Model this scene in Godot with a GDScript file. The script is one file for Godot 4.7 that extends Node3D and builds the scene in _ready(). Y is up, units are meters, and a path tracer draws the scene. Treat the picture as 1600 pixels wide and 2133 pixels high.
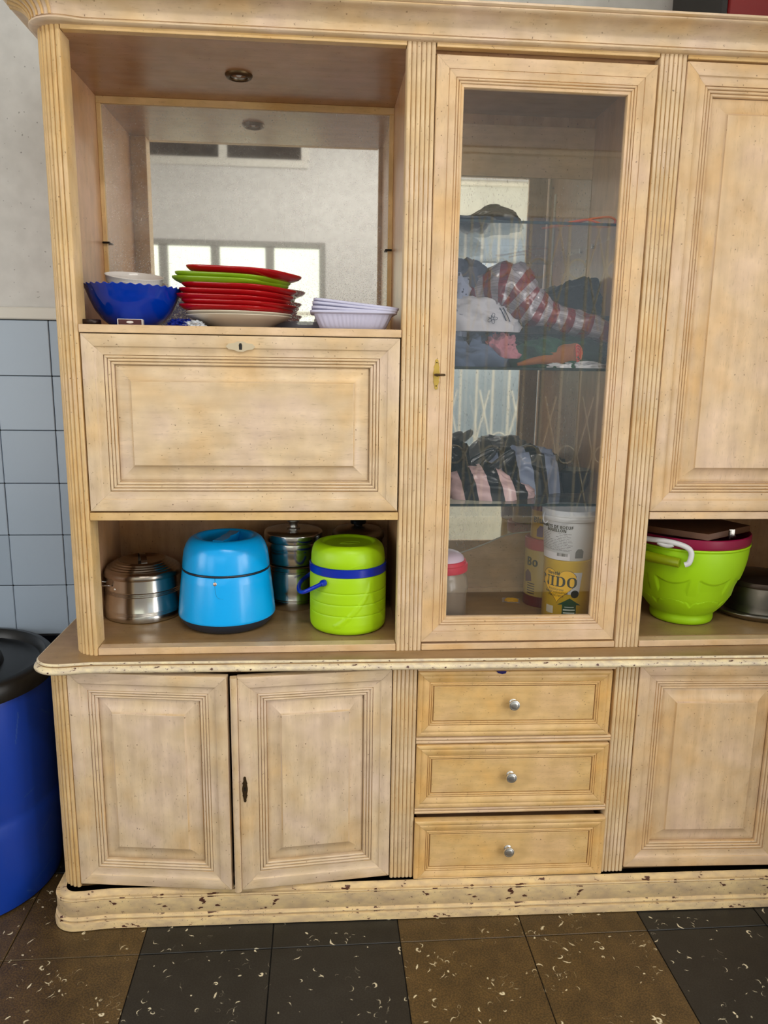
extends Node3D
# A worn beech wall unit in a kitchen: hutch, glass display cabinet and cupboard over a base with doors and drawers.
# World: x along the cabinet front, y up (0 = worktop top), z towards the viewer (0 = upper cabinet front), metres.

const FLOOR_Y := -0.69
const WALL_Z := -0.44
const FRONT_Z := 2.6
const LOW_ANGLE := 0.0165          # the base unit stands a little askew to the upper units
const LOW_Z := 0.0135

var M := {}
var names := {}
var rng := RandomNumberGenerator.new()

# ------------------------------------------------------------------ mesh builder
class MB:
	var v := PackedVector3Array()
	var n := PackedVector3Array()
	var u := PackedVector2Array()
	var xf := Transform3D()

	func tri(a: Vector3, b: Vector3, c: Vector3, na: Vector3, nb: Vector3, nc: Vector3, ua := Vector2(), ub := Vector2(), uc := Vector2()) -> void:
		a = xf * a; b = xf * b; c = xf * c
		na = xf.basis * na; nb = xf.basis * nb; nc = xf.basis * nc
		var g := (b - a).cross(c - a)
		if g.length_squared() < 1e-18:
			return
		if g.dot(na + nb + nc) > 0.0:
			var t := b; b = c; c = t
			t = nb; nb = nc; nc = t
			var s := ub; ub = uc; uc = s
		v.append(a); v.append(b); v.append(c)
		n.append(na.normalized()); n.append(nb.normalized()); n.append(nc.normalized())
		u.append(ua); u.append(ub); u.append(uc)

	func flat(a: Vector3, b: Vector3, c: Vector3, d: Vector3, out: Vector3) -> void:
		var m := (b - a).cross(d - a)
		if m.length_squared() < 1e-16:
			m = (c - b).cross(d - b)
		m = m.normalized()
		if m.dot(out) < 0.0:
			m = -m
		tri(a, b, c, m, m, m, Vector2(0, 0), Vector2(1, 0), Vector2(1, 1))
		tri(a, c, d, m, m, m, Vector2(0, 0), Vector2(1, 1), Vector2(0, 1))

	func quad(a: Vector3, b: Vector3, c: Vector3, d: Vector3, na: Vector3, nb: Vector3, nc: Vector3, nd: Vector3, ua: Vector2, ub: Vector2, uc: Vector2, ud: Vector2) -> void:
		tri(a, b, c, na, nb, nc, ua, ub, uc)
		tri(a, c, d, na, nc, nd, ua, uc, ud)

	# chamfered box
	func box(lo: Vector3, hi: Vector3, ch := 0.001) -> MB:
		var c := (lo + hi) / 2.0
		var h := (hi - lo) / 2.0
		ch = minf(ch, minf(h.x, minf(h.y, h.z)) * 0.6)
		for ax in 3:
			var b1 := (ax + 1) % 3
			var b2 := (ax + 2) % 3
			for s in [-1.0, 1.0]:
				var p := []
				for q in [[-1.0, -1.0], [1.0, -1.0], [1.0, 1.0], [-1.0, 1.0]]:
					var w := Vector3()
					w[ax] = s * h[ax]
					w[b1] = q[0] * (h[b1] - ch)
					w[b2] = q[1] * (h[b2] - ch)
					p.append(c + w)
				var o := Vector3()
				o[ax] = s
				flat(p[0], p[1], p[2], p[3], o)
			if ch > 0.0:
				for s1 in [-1.0, 1.0]:
					for s2 in [-1.0, 1.0]:
						var p2 := []
						for q in [[0, -1.0], [0, 1.0], [1, 1.0], [1, -1.0]]:
							var w2 := Vector3()
							w2[ax] = q[1] * (h[ax] - ch)
							w2[b1] = s1 * (h[b1] - (ch if q[0] == 1 else 0.0))
							w2[b2] = s2 * (h[b2] - (ch if q[0] == 0 else 0.0))
							p2.append(c + w2)
						var o2 := Vector3()
						o2[b1] = s1
						o2[b2] = s2
						flat(p2[0], p2[1], p2[2], p2[3], o2)
		if ch > 0.0:
			for sx in [-1.0, 1.0]:
				for sy in [-1.0, 1.0]:
					for sz in [-1.0, 1.0]:
						var o3 := Vector3(sx, sy, sz)
						var nn := o3.normalized()
						tri(c + o3 * (h - Vector3(0, ch, ch)), c + o3 * (h - Vector3(ch, 0, ch)), c + o3 * (h - Vector3(ch, ch, 0)), nn, nn, nn)
		return self

	# rings: Array of PackedVector3Array of equal length; smooth normals from the grid
	func grid(rows: Array, closed_u := true, hint := Vector3.ZERO, uvs := Vector2.ONE) -> MB:
		var nr := rows.size()
		var nc: int = rows[0].size()
		var nm := []
		var acc := 0.0
		for i in nr:
			var r := PackedVector3Array()
			for j in nc:
				var pu: Vector3 = rows[i][(j + 1) % nc if closed_u else mini(j + 1, nc - 1)] - rows[i][(j - 1 + nc) % nc if closed_u else maxi(j - 1, 0)]
				var pv: Vector3 = rows[mini(i + 1, nr - 1)][j] - rows[maxi(i - 1, 0)][j]
				var q := pu.cross(pv)
				if q.length_squared() < 1e-18:
					var i2 := mini(i + 1, nr - 1) if i == 0 else maxi(i - 1, 0)
					pu = rows[i2][(j + 1) % nc if closed_u else mini(j + 1, nc - 1)] - rows[i2][(j - 1 + nc) % nc if closed_u else maxi(j - 1, 0)]
					q = pu.cross(pv)
				r.append(q.normalized())
			nm.append(r)
		# orient outward from the middle unless a direction is given
		var mid := Vector3()
		for i in nr:
			for j in nc:
				mid += rows[i][j]
		mid /= nr * nc
		for i in nr:
			for j in nc:
				acc += nm[i][j].dot(hint if hint != Vector3.ZERO else rows[i][j] - mid)
		var sg := 1.0 if acc >= 0.0 else -1.0
		for i in nr - 1:
			for j in (nc if closed_u else nc - 1):
				var k := (j + 1) % nc
				var u0 := float(j) / (nc if closed_u else nc - 1)
				var u1 := float(j + 1) / (nc if closed_u else nc - 1)
				var v0 := float(i) / (nr - 1)
				var v1 := float(i + 1) / (nr - 1)
				quad(rows[i][j], rows[i][k], rows[i + 1][k], rows[i + 1][j], nm[i][j] * sg, nm[i][k] * sg, nm[i + 1][k] * sg, nm[i + 1][j] * sg,
					Vector2(u0, v0) * uvs, Vector2(u1, v0) * uvs, Vector2(u1, v1) * uvs, Vector2(u0, v1) * uvs)
		return self

	# per-segment normals of a 2-D polyline, averaged where the bend is gentle: [[n_start, n_end], ...]
	static func crease(p: PackedVector2Array, closed: bool, limit := 0.75) -> Array:
		var segs := []
		var cnt := p.size() if closed else p.size() - 1
		for i in cnt:
			var d := (p[(i + 1) % p.size()] - p[i]).normalized()
			segs.append(Vector2(d.y, -d.x))
		var out := []
		for i in cnt:
			var a: Vector2 = segs[i]
			var b: Vector2 = segs[i]
			if closed or i > 0:
				var pr: Vector2 = segs[(i - 1 + cnt) % cnt]
				if pr.dot(segs[i]) > limit:
					a = (pr + segs[i]).normalized()
			if closed or i < cnt - 1:
				var nx: Vector2 = segs[(i + 1) % cnt]
				if nx.dot(segs[i]) > limit:
					b = (nx + segs[i]).normalized()
			out.append([a, b])
		return out

	# profile of (radius, y), seam at the back; listed so that the outside lies to the right of the way up
	func lathe(p: PackedVector2Array, seg := 48, at := Vector3.ZERO, limit := 0.75, a0 := -PI, a1 := PI) -> MB:
		var nm := crease(p, false, limit)
		var tot := 0.0
		for i in p.size() - 1:
			tot += p[i].distance_to(p[i + 1])
		var run := 0.0
		for i in p.size() - 1:
			var l := p[i].distance_to(p[i + 1])
			for j in seg:
				var t0 := lerpf(a0, a1, float(j) / seg)
				var t1 := lerpf(a0, a1, float(j + 1) / seg)
				var d0 := Vector3(sin(t0), 0, cos(t0))
				var d1 := Vector3(sin(t1), 0, cos(t1))
				var na: Vector2 = nm[i][0]
				var nb: Vector2 = nm[i][1]
				var A := at + d0 * p[i].x + Vector3(0, p[i].y, 0)
				var B := at + d1 * p[i].x + Vector3(0, p[i].y, 0)
				var Cc := at + d1 * p[i + 1].x + Vector3(0, p[i + 1].y, 0)
				var D := at + d0 * p[i + 1].x + Vector3(0, p[i + 1].y, 0)
				var u0 := float(j) / seg
				var u1 := float(j + 1) / seg
				quad(A, B, Cc, D, d0 * na.x + Vector3(0, na.y, 0), d1 * na.x + Vector3(0, na.y, 0), d1 * nb.x + Vector3(0, nb.y, 0), d0 * nb.x + Vector3(0, nb.y, 0),
					Vector2(u0, 1 - run / tot), Vector2(u1, 1 - run / tot), Vector2(u1, 1 - (run + l) / tot), Vector2(u0, 1 - (run + l) / tot))
			run += l
		return self

	# outline (x, z) extruded between two heights, with caps; outline runs so that the outside is to its right seen from above with z down
	func prism(p: PackedVector2Array, y0: float, y1: float, limit := 0.5) -> MB:
		var area := 0.0
		for i in p.size():
			area += p[i].cross(p[(i + 1) % p.size()])
		if area < 0.0:
			p.reverse()
		var nm := crease(p, true, limit)
		for i in p.size():
			var q := p[(i + 1) % p.size()]
			var a := Vector3(p[i].x, y0, p[i].y)
			var b := Vector3(q.x, y0, q.y)
			var na := Vector3(nm[i][0].x, 0, nm[i][0].y)
			var nb := Vector3(nm[i][1].x, 0, nm[i][1].y)
			quad(a, b, b + Vector3(0, y1 - y0, 0), a + Vector3(0, y1 - y0, 0), na, nb, nb, na, Vector2(0, 1), Vector2(1, 1), Vector2(1, 0), Vector2(0, 0))
		var t := Geometry2D.triangulate_polygon(p)
		for i in range(0, t.size(), 3):
			for s in [[y0, Vector3.DOWN], [y1, Vector3.UP]]:
				tri(Vector3(p[t[i]].x, s[0], p[t[i]].y), Vector3(p[t[i + 1]].x, s[0], p[t[i + 1]].y), Vector3(p[t[i + 2]].x, s[0], p[t[i + 2]].y), s[1], s[1], s[1])
		return self

	# flat plate: outline (x, y) between z0 and z1
	func plate(p: PackedVector2Array, z0: float, z1: float, limit := 0.5) -> MB:
		var keep := xf
		xf = xf * Transform3D(Basis(Vector3.RIGHT, Vector3(0, 0, 1), Vector3.UP), Vector3.ZERO)
		prism(p, z0, z1, limit)
		xf = keep
		return self

	func tube(path: PackedVector3Array, r, seg := 8, closed := false) -> MB:
		var rows := []
		var up := Vector3(0.13, 1, 0.21).normalized()
		var cnt := path.size()
		for i in cnt:
			var d: Vector3
			if closed:
				d = path[(i + 1) % cnt] - path[(i - 1 + cnt) % cnt]
			else:
				d = path[mini(i + 1, cnt - 1)] - path[maxi(i - 1, 0)]
			d = d.normalized()
			var s := d.cross(up)
			if s.length() < 0.05:
				s = d.cross(Vector3.RIGHT)
			s = s.normalized()
			var w := s.cross(d).normalized()
			up = w
			var rr: float = r[i] if r is Array or r is PackedFloat32Array else r
			var ring := PackedVector3Array()
			for k in seg:
				var a := TAU * k / seg
				ring.append(path[i] + (s * cos(a) + w * sin(a)) * rr)
			rows.append(ring)
		if closed:
			rows.append(rows[0])
		for i in rows.size() - 1:
			for k in seg:
				var k2 := (k + 1) % seg
				var c0: Vector3 = path[i]
				var c1: Vector3 = path[(i + 1) % cnt]
				quad(rows[i][k], rows[i][k2], rows[i + 1][k2], rows[i + 1][k], (rows[i][k] - c0).normalized(), (rows[i][k2] - c0).normalized(), (rows[i + 1][k2] - c1).normalized(), (rows[i + 1][k] - c1).normalized(),
					Vector2(float(k) / seg, float(i) / cnt), Vector2(float(k + 1) / seg, float(i) / cnt), Vector2(float(k + 1) / seg, float(i + 1) / cnt), Vector2(float(k) / seg, float(i + 1) / cnt))
		if not closed:
			for e in [0, rows.size() - 1]:
				var o: Vector3 = (path[0] - path[1]) if e == 0 else (path[cnt - 1] - path[cnt - 2])
				o = o.normalized()
				for k in range(1, seg - 1):
					tri(rows[e][0], rows[e][k], rows[e][k + 1], o, o, o)
		return self

	# a moulding: profile (outward offset, y) swept along an outline of (x, z) points whose outside is on the right of travel
	func moulding(path: PackedVector2Array, prof: PackedVector2Array, limit := 0.75) -> MB:
		var nm := crease(prof, false, limit)
		var mit := PackedVector2Array()
		for i in path.size():
			var d0 := (path[i] - path[maxi(i - 1, 0)])
			var d1 := (path[mini(i + 1, path.size() - 1)] - path[i])
			if i == 0: d0 = d1
			if i == path.size() - 1: d1 = d0
			var n0 := Vector2(-d0.y, d0.x).normalized()
			var n1 := Vector2(-d1.y, d1.x).normalized()
			var m := (n0 + n1).normalized()
			mit.append(m / maxf(0.4, m.dot(n0)))
		for i in path.size() - 1:
			for k in prof.size() - 1:
				var P := []
				var N := []
				for e in [[i, k, 0], [i + 1, k, 0], [i + 1, k + 1, 1], [i, k + 1, 1]]:
					var q: Vector2 = path[e[0]] + mit[e[0]] * prof[e[1]].x
					P.append(Vector3(q.x, prof[e[1]].y, q.y))
					var w: Vector2 = mit[e[0]].normalized()
					var c: Vector2 = nm[k][e[2]]
					N.append(Vector3(w.x * c.x, c.y, w.y * c.x).normalized())
				quad(P[0], P[1], P[2], P[3], N[0], N[1], N[2], N[3], Vector2(0, 0), Vector2(1, 0), Vector2(1, 1), Vector2(0, 1))
		return self

	func mesh() -> ArrayMesh:
		var a := []
		a.resize(Mesh.ARRAY_MAX)
		a[Mesh.ARRAY_VERTEX] = v
		a[Mesh.ARRAY_NORMAL] = n
		a[Mesh.ARRAY_TEX_UV] = u
		var m := ArrayMesh.new()
		m.add_surface_from_arrays(Mesh.PRIMITIVE_TRIANGLES, a)
		return m

# ------------------------------------------------------------------ scene helpers
func numbered(called: String) -> String:
	var k: int = names.get(called, 0)
	names[called] = k + 1
	return called if k == 0 else "%s_%03d" % [called, k]

func part(called: String, mb, mat, parent: Node) -> MeshInstance3D:
	var o := MeshInstance3D.new()
	o.mesh = mb.mesh() if mb is MB else mb
	o.material_override = mat
	var nm := called
	var k := 1
	while parent.has_node(NodePath(nm)):
		nm = "%s_%03d" % [called, k]
		k += 1
	o.name = nm
	parent.add_child(o, true)
	return o

func sub(called: String, parent: Node, at := Vector3.ZERO) -> Node3D:
	var o := Node3D.new()
	var nm := called
	var k := 1
	while parent.has_node(NodePath(nm)):
		nm = "%s_%03d" % [called, k]
		k += 1
	o.name = nm
	parent.add_child(o, true)
	o.position = at
	return o

func thing(called: String, label: String, category: String, at := Vector3.ZERO, group := "") -> Node3D:
	var o := Node3D.new()
	o.name = numbered(called)
	add_child(o, true)
	o.position = at
	o.set_meta("label", label)
	o.set_meta("category", category)
	if group:
		o.set_meta("group", group)
	return o

func struct(called: String, mb, mat, label := "") -> MeshInstance3D:
	var o := part(called, mb, mat, self)
	o.set_meta("kind", "structure")
	if label:
		o.set_meta("label", label)
	return o

func low(called: String, label: String, category: String, group := "") -> Node3D:
	var o := thing(called, label, category, Vector3(0, 0, LOW_Z), group)
	o.rotation.y = -LOW_ANGLE
	return o

func V2(a: Array) -> PackedVector2Array:
	var p := PackedVector2Array()
	for i in range(0, a.size(), 2):
		p.append(Vector2(a[i], a[i + 1]))
	return p

func spline(a: Array, steps := 8) -> PackedVector3Array:
	var out := PackedVector3Array()
	for i in a.size() - 1:
		var p0: Vector3 = a[maxi(i - 1, 0)]
		var p3: Vector3 = a[mini(i + 2, a.size() - 1)]
		for k in steps:
			var q: Vector3 = a[i]
			out.append(q.cubic_interpolate(a[i + 1], p0, p3, float(k) / steps))
	out.append(a[a.size() - 1])
	return out

func spline2(a: PackedVector2Array, steps := 6) -> PackedVector2Array:
	var out := PackedVector2Array()
	for i in a.size() - 1:
		for k in steps:
			out.append(a[i].cubic_interpolate(a[i + 1], a[maxi(i - 1, 0)], a[mini(i + 2, a.size() - 1)], float(k) / steps))
	out.append(a[a.size() - 1])
	return out

# ------------------------------------------------------------------ textures and materials
func noise(sd: int, freq: float, w: int, h: int, type := FastNoiseLite.TYPE_SIMPLEX_SMOOTH, oct := 4) -> PackedByteArray:
	var f := FastNoiseLite.new()
	f.seed = sd
	f.noise_type = type
	f.frequency = freq
	f.fractal_octaves = oct
	var im := f.get_seamless_image(w, h)
	im.convert(Image.FORMAT_L8)
	return im.get_data()

func stretched(sd: int, freq: float, w: int, h: int, W: int, H: int) -> PackedByteArray:
	var f := FastNoiseLite.new()
	f.seed = sd
	f.frequency = freq
	f.fractal_octaves = 4
	var im := f.get_seamless_image(w, h)
	im.convert(Image.FORMAT_L8)
	im.resize(W, H, Image.INTERPOLATE_CUBIC)
	return im.get_data()

func tex(im: Image) -> ImageTexture:
	return ImageTexture.create_from_image(im)

func from_bytes(b: PackedByteArray, w: int, h: int) -> Image:
	return Image.create_from_data(w, h, false, Image.FORMAT_RGB8, b)

# worn bleached beech: mottled tan, grain streaks along v, pores, scuffs and small dark dents
func wood_image(sd: int) -> Image:
	var S := 1024
	var big := noise(sd, 0.004, S, S)
	var mid := noise(sd + 1, 0.012, S, S)
	var streak := stretched(sd + 2, 0.03, S, 96, S, S)
	var fine := stretched(sd + 3, 0.16, S, 180, S, S)
	var speck := noise(sd + 4, 0.05, S, S, FastNoiseLite.TYPE_SIMPLEX, 3)
	var b := PackedByteArray()
	b.resize(S * S * 3)
	var k := 0
	for i in S * S:
		var m := big[i] / 255.0
		var t := mid[i] / 255.0
		var s := streak[i] / 255.0 - 0.5
		var f := fine[i] / 255.0
		var r := 213.0
		var g := 188.0
		var bl := 154.0
		# greyish bleached patches and yellower patches
		var w := clampf((m - 0.5) * 2.6, -1.0, 1.0)
		if w > 0.0:
			r += 6.0 * w; g += 6.0 * w; bl += 16.0 * w
		else:
			r += 1.0 * -w; g -= 7.0 * -w; bl -= 19.0 * -w
		var d := (t - 0.5) * 22.0 + s * 20.0
		if f < 0.3:
			d -= (0.3 - f) * 95.0
		if speck[i] < 26:
			d -= minf(80.0, (26.0 - speck[i]) * 6.0)
		b[k] = int(clampf(r + d, 0, 255)); b[k + 1] = int(clampf(g + d, 0, 255)); b[k + 2] = int(clampf(bl + d * 0.9, 0, 255))
		k += 3
	return from_bytes(b, S, S)

# cream paint with chips that show dark red-brown undercoat, wider than tall
func chipped_image(sd: int, amount: int) -> Image:
	var S := 1024
	var big := noise(sd, 0.006, S, S)
	var im := FastNoiseLite.new()
	im.seed = sd + 9
	im.frequency = 0.035
	im.fractal_octaves = 5
	var src := im.get_seamless_image(512, S)
	src.convert(Image.FORMAT_L8)
	src.resize(S, S, Image.INTERPOLATE_CUBIC)
	var chip := src.get_data()
	var sp := noise(sd + 4, 0.06, S, S, FastNoiseLite.TYPE_SIMPLEX, 3)
	var b := PackedByteArray()
	b.resize(S * S * 3)
	var k := 0
	for i in S * S:
		var m := (big[i] / 255.0 - 0.5) * 34.0 + (chip[i] - 128) * 0.14
		var c := Vector3(222 + m, 205 + m, 172 + m * 0.5)
		var am := amount + (big[i] - 128) * 0.34
		if chip[i] < am:
			c = c.lerp(Vector3(84, 52, 44), clampf((am - chip[i]) / 6.0, 0, 1))
		if sp[i] < 27:
			c *= 0.6
		b[k] = int(clampf(c.x, 0, 255)); b[k + 1] = int(clampf(c.y, 0, 255)); b[k + 2] = int(clampf(c.z, 0, 255))
		k += 3
	return from_bytes(b, S, S)

# cement floor tile: speckled body with pale curled flecks worn into it
func tile_image(sd: int, base: Color) -> Image:
	var S := 1024
	var n1 := noise(sd, 0.012, S, S)
	var n2 := noise(sd + 1, 0.14, S, S, FastNoiseLite.TYPE_SIMPLEX, 3)
	var b := PackedByteArray()
	b.resize(S * S * 3)
	var k := 0
	for i in S * S:
		var d := 0.85 + n1[i] / 255.0 * 0.3 + (n2[i] / 255.0 - 0.5) * 0.6
		b[k] = int(clampf(base.r8 * d, 0, 255)); b[k + 1] = int(clampf(base.g8 * d, 0, 255)); b[k + 2] = int(clampf(base.b8 * d, 0, 255))
		k += 3
	var im := from_bytes(b, S, S)
	var r := RandomNumberGenerator.new()
	r.seed = sd
	for c in 150:
		var cx := r.randf() * S
		var cy := r.randf() * S
		for q in r.randi_range(1, 6):
			var x := cx + r.randfn() * 30.0
			var y := cy + r.randfn() * 20.0
			var a := r.randf() * TAU
			var turn := r.randfn() * 0.16
			var wd := r.randf_range(0.3, 1.2) + 2.2 * pow(r.randf(), 4.0)
			var tone := r.randf_range(0.35, 1.0)
			var steps := r.randi_range(3, 24)
			for s in steps:
				x += cos(a) * 1.3
				y += sin(a) * 1.3
				a += turn + r.randfn() * 0.22
				var ww := wd * sin(PI * (s + 0.5) / steps) + 0.3
				for oy in range(-2, 3):
					for ox in range(-2, 3):
						if ox * ox + oy * oy <= ww * ww:
							var px := posmod(int(x) + ox, S)
							var py := posmod(int(y) + oy, S)
							im.set_pixel(px, py, im.get_pixel(px, py).lerp(Color(0.86, 0.82, 0.7), 0.85 * tone))
	return im

# dusty old mirror: red = metallic (1 clean, 0 dust), with spots and wipe marks; returns [albedo, metallic]
func mirror_images() -> Array:
	var S := 1024
	var n1 := noise(91, 0.006, S, S)
	var n2 := noise(92, 0.09, S, S, FastNoiseLite.TYPE_SIMPLEX, 4)
	var n3 := noise(93, 0.03, S, S)
	var a := PackedByteArray()
	a.resize(S * S * 3)
	var mt := PackedByteArray()
	mt.resize(S * S)
	for y in S:
		var lower := smoothstep(0.45, 1.0, float(y) / S)
		for x in S:
			var i := y * S + x
			var g := n1[i] / 255.0
			var h := n2[i] / 255.0
			var dust := 0.10 + 0.12 * g + 0.10 * n3[i] / 255.0
			if h > 0.80 - 0.16 * lower:
				dust += (h - 0.80 + 0.16 * lower) * (1.6 + 3.0 * lower)
			dust = clampf(dust, 0.0, 0.85)
			mt[i] = int((1.0 - dust) * 255)
			var c := 234.0
			if h < 0.13:
				c = 185.0
			a[i * 3] = int(c); a[i * 3 + 1] = int(c); a[i * 3 + 2] = int(c - 3)
	var al := from_bytes(a, S, S)
	var me := Image.create_from_data(S, S, false, Image.FORMAT_L8, mt)
	var r := RandomNumberGenerator.new()
	r.seed = 17
	for c in 420:      # pale scratches and crumbs of old silvering, more of them low down
		var x := r.randf() * S
		var y := S * (1.0 - 0.62 * r.randf() * r.randf() - 0.05 * r.randf())
		var ang := r.randf() * TAU
		for k in r.randi_range(1, 14):
			x += cos(ang)
			y += sin(ang)
			ang += r.randfn() * 0.35
			var px := posmod(int(x), S)
			var py := posmod(int(y), S)
			al.set_pixel(px, py, Color(0.95, 0.95, 0.93))
			me.set_pixel(px, py, Color(0.1, 0.1, 0.1))
	for c in 16:       # long vertical runs left by wiping
		var x2 := r.randf_range(0.3, 0.75) * S
		var y2 := r.randf_range(0.25, 0.6) * S
		for k in r.randi_range(40, 150):
			x2 += r.randfn() * 0.3
			y2 += 1.0
			var q := me.get_pixel(posmod(int(x2), S), posmod(int(y2), S)).r
			me.set_pixel(posmod(int(x2), S), posmod(int(y2), S), Color(q * 0.7, q * 0.7, q * 0.7))
	return [al, me]

func mat(c: Color, rough := 0.5, metal := 0.0) -> StandardMaterial3D:
	var m := StandardMaterial3D.new()
	m.albedo_color = c
	m.roughness = rough
	m.metallic = metal
	return m

func tri_mat(t: Texture2D, scale: float, rough: float, tint := Color.WHITE, offset := Vector3.ZERO) -> StandardMaterial3D:
	var m := mat(tint, rough)
	m.albedo_texture = t
	m.uv1_triplanar = true
	m.uv1_triplanar_sharpness = 8.0
	m.uv1_scale = Vector3.ONE * scale
	m.uv1_offset = offset
	return m

func clear(c: Color, alpha: float, rough := 0.02) -> StandardMaterial3D:
	var m := mat(Color(c.r, c.g, c.b, alpha), rough)
	m.transparency = BaseMaterial3D.TRANSPARENCY_ALPHA
	return m

func cloth(c: Color) -> StandardMaterial3D:
	var m := mat(c, 0.9)
	m.rim_enabled = true
	m.rim = 0.25
	return m

func stripes(cols: Array, w: int, h: int, horizontal := false) -> ImageTexture:
	var im := Image.create(w, h, false, Image.FORMAT_RGB8)
	var n := cols.size()
	for i in n:
		if horizontal:
			im.fill_rect(Rect2i(0, i * h / n, w, h / n + 1), cols[i])
		else:
			im.fill_rect(Rect2i(i * w / n, 0, w / n + 1, h), cols[i])
	return tex(im)

func make_materials() -> void:
	var wv := wood_image(11)
	var wh := wv.duplicate()
	wh.rotate_90(CLOCKWISE)
	var tv := tex(wv)
	var th := tex(wh)
	M.wood_v = tri_mat(tv, 1.1, 0.42)
	M.wood_h = tri_mat(th, 1.1, 0.42, Color.WHITE, Vector3(0.31, 0.17, 0.4))
	M.wood_v2 = tri_mat(tv, 1.1, 0.42, Color(1.0, 0.97, 0.93), Vector3(0.43, 0.61, 0.2))
	M.wood_h2 = tri_mat(th, 1.1, 0.42, Color(1.0, 0.97, 0.93), Vector3(0.77, 0.52, 0.3))
	M.post = tri_mat(tv, 1.1, 0.4, Color(1.0, 0.96, 0.84), Vector3(0.2, 0.3, 0.1))
	M.pilaster = tri_mat(tv, 1.1, 0.45, Color(1.0, 0.99, 0.95), Vector3(0.6, 0.1, 0.5))
	M.drawer_h = tri_mat(th, 1.3, 0.4, Color(1.0, 0.94, 0.78), Vector3(0.1, 0.8, 0.6))
	M.drawer_v = tri_mat(tv, 1.3, 0.4, Color(1.0, 0.92, 0.74), Vector3(0.5, 0.2, 0.7))
	M.yellow_h = tri_mat(th, 1.1, 0.4, Color(1.0, 0.95, 0.8), Vector3(0.15, 0.33, 0.3))
	M.yellow_v = tri_mat(tv, 1.1, 0.4, Color(1.0, 0.95, 0.8), Vector3(0.35, 0.13, 0.3))
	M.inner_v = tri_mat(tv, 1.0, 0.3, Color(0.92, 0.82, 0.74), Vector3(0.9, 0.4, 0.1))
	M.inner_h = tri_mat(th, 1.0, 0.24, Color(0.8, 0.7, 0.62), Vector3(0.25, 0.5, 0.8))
	M.top = tri_mat(th, 1.0, 0.35, Color(0.72, 0.66, 0.56), Vector3(0.6, 0.3, 0.2))
	M.chip = tri_mat(tex(chipped_image(31, 56)), 2.2, 0.38)
	M.chip_less = tri_mat(tex(chipped_image(57, 42)), 1.3, 0.42, Color(0.97, 0.92, 0.84))
	var mi := mirror_images()
	M.mirror = mat(Color.WHITE, 0.03, 1.0)
	M.mirror.albedo_texture = tex(mi[0])
	M.mirror.metallic_texture = tex(mi[1])
	M.glass = clear(Color(0.5, 0.55, 0.55), 0.015, 0.0)
	M.shelf_glass = clear(Color(0.3, 0.5, 0.46), 0.06, 0.0)
	M.glass_edge = clear(Color(0.015, 0.085, 0.075), 0.93, 0.05)
	M.steel = mat(Color(0.78, 0.77, 0.75), 0.2, 1.0)
	M.steel_dull = mat(Color(0.62, 0.6, 0.57), 0.3, 1.0)
	M.brass = mat(Color(0.9, 0.76, 0.4), 0.28, 1.0)
	M.old_brass = mat(Color(0.36, 0.29, 0.2), 0.45, 0.9)
	M.nickel = mat(Color(0.86, 0.86, 0.85), 0.33, 1.0)
	M.dark_metal = mat(Color(0.12, 0.1, 0.09), 0.45, 0.8)
	M.black = mat(Color(0.02, 0.02, 0.022), 0.5)
	M.dark_gap = mat(Color(0.07, 0.045, 0.035), 0.8)

	var pl := noise(71, 0.02, 512, 512)
	var pb := PackedByteArray()
	pb.resize(512 * 512 * 3)
	var sp := noise(72, 0.05, 512, 512, FastNoiseLite.TYPE_SIMPLEX, 3)
	for i in 512 * 512:
		var d := (pl[i] / 255.0 - 0.5) * 14.0
		if sp[i] < 17: d -= 60.0
		pb[i * 3] = int(206 + d); pb[i * 3 + 1] = int(205 + d); pb[i * 3 + 2] = int(203 + d)
	M.plaster = tri_mat(tex(from_bytes(pb, 512, 512)), 1.4, 0.85)
	M.white_paint = mat(Color(0.84, 0.83, 0.8), 0.6)
	M.tile_blue = mat(Color(0.62, 0.68, 0.75), 0.22)
	M.tile_blue2 = mat(Color(0.6, 0.66, 0.73), 0.22)
	M.tile_navy = mat(Color(0.06, 0.07, 0.1), 0.3)
	M.grout = mat(Color(0.05, 0.05, 0.045), 0.9)
	M.floor_brown = tri_mat(tex(tile_image(5, Color(0.31, 0.24, 0.13))), 1.15, 0.42)
	M.floor_dark = tri_mat(tex(tile_image(8, Color(0.125, 0.122, 0.11))), 1.15, 0.42)
	M.floor_brown.uv1_world_triplanar = true
	M.floor_dark.uv1_world_triplanar = true
	M.frame_grey = mat(Color(0.55, 0.55, 0.53), 0.6)
	M.bar = mat(Color(0.97, 0.95, 0.87), 0.4)

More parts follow.
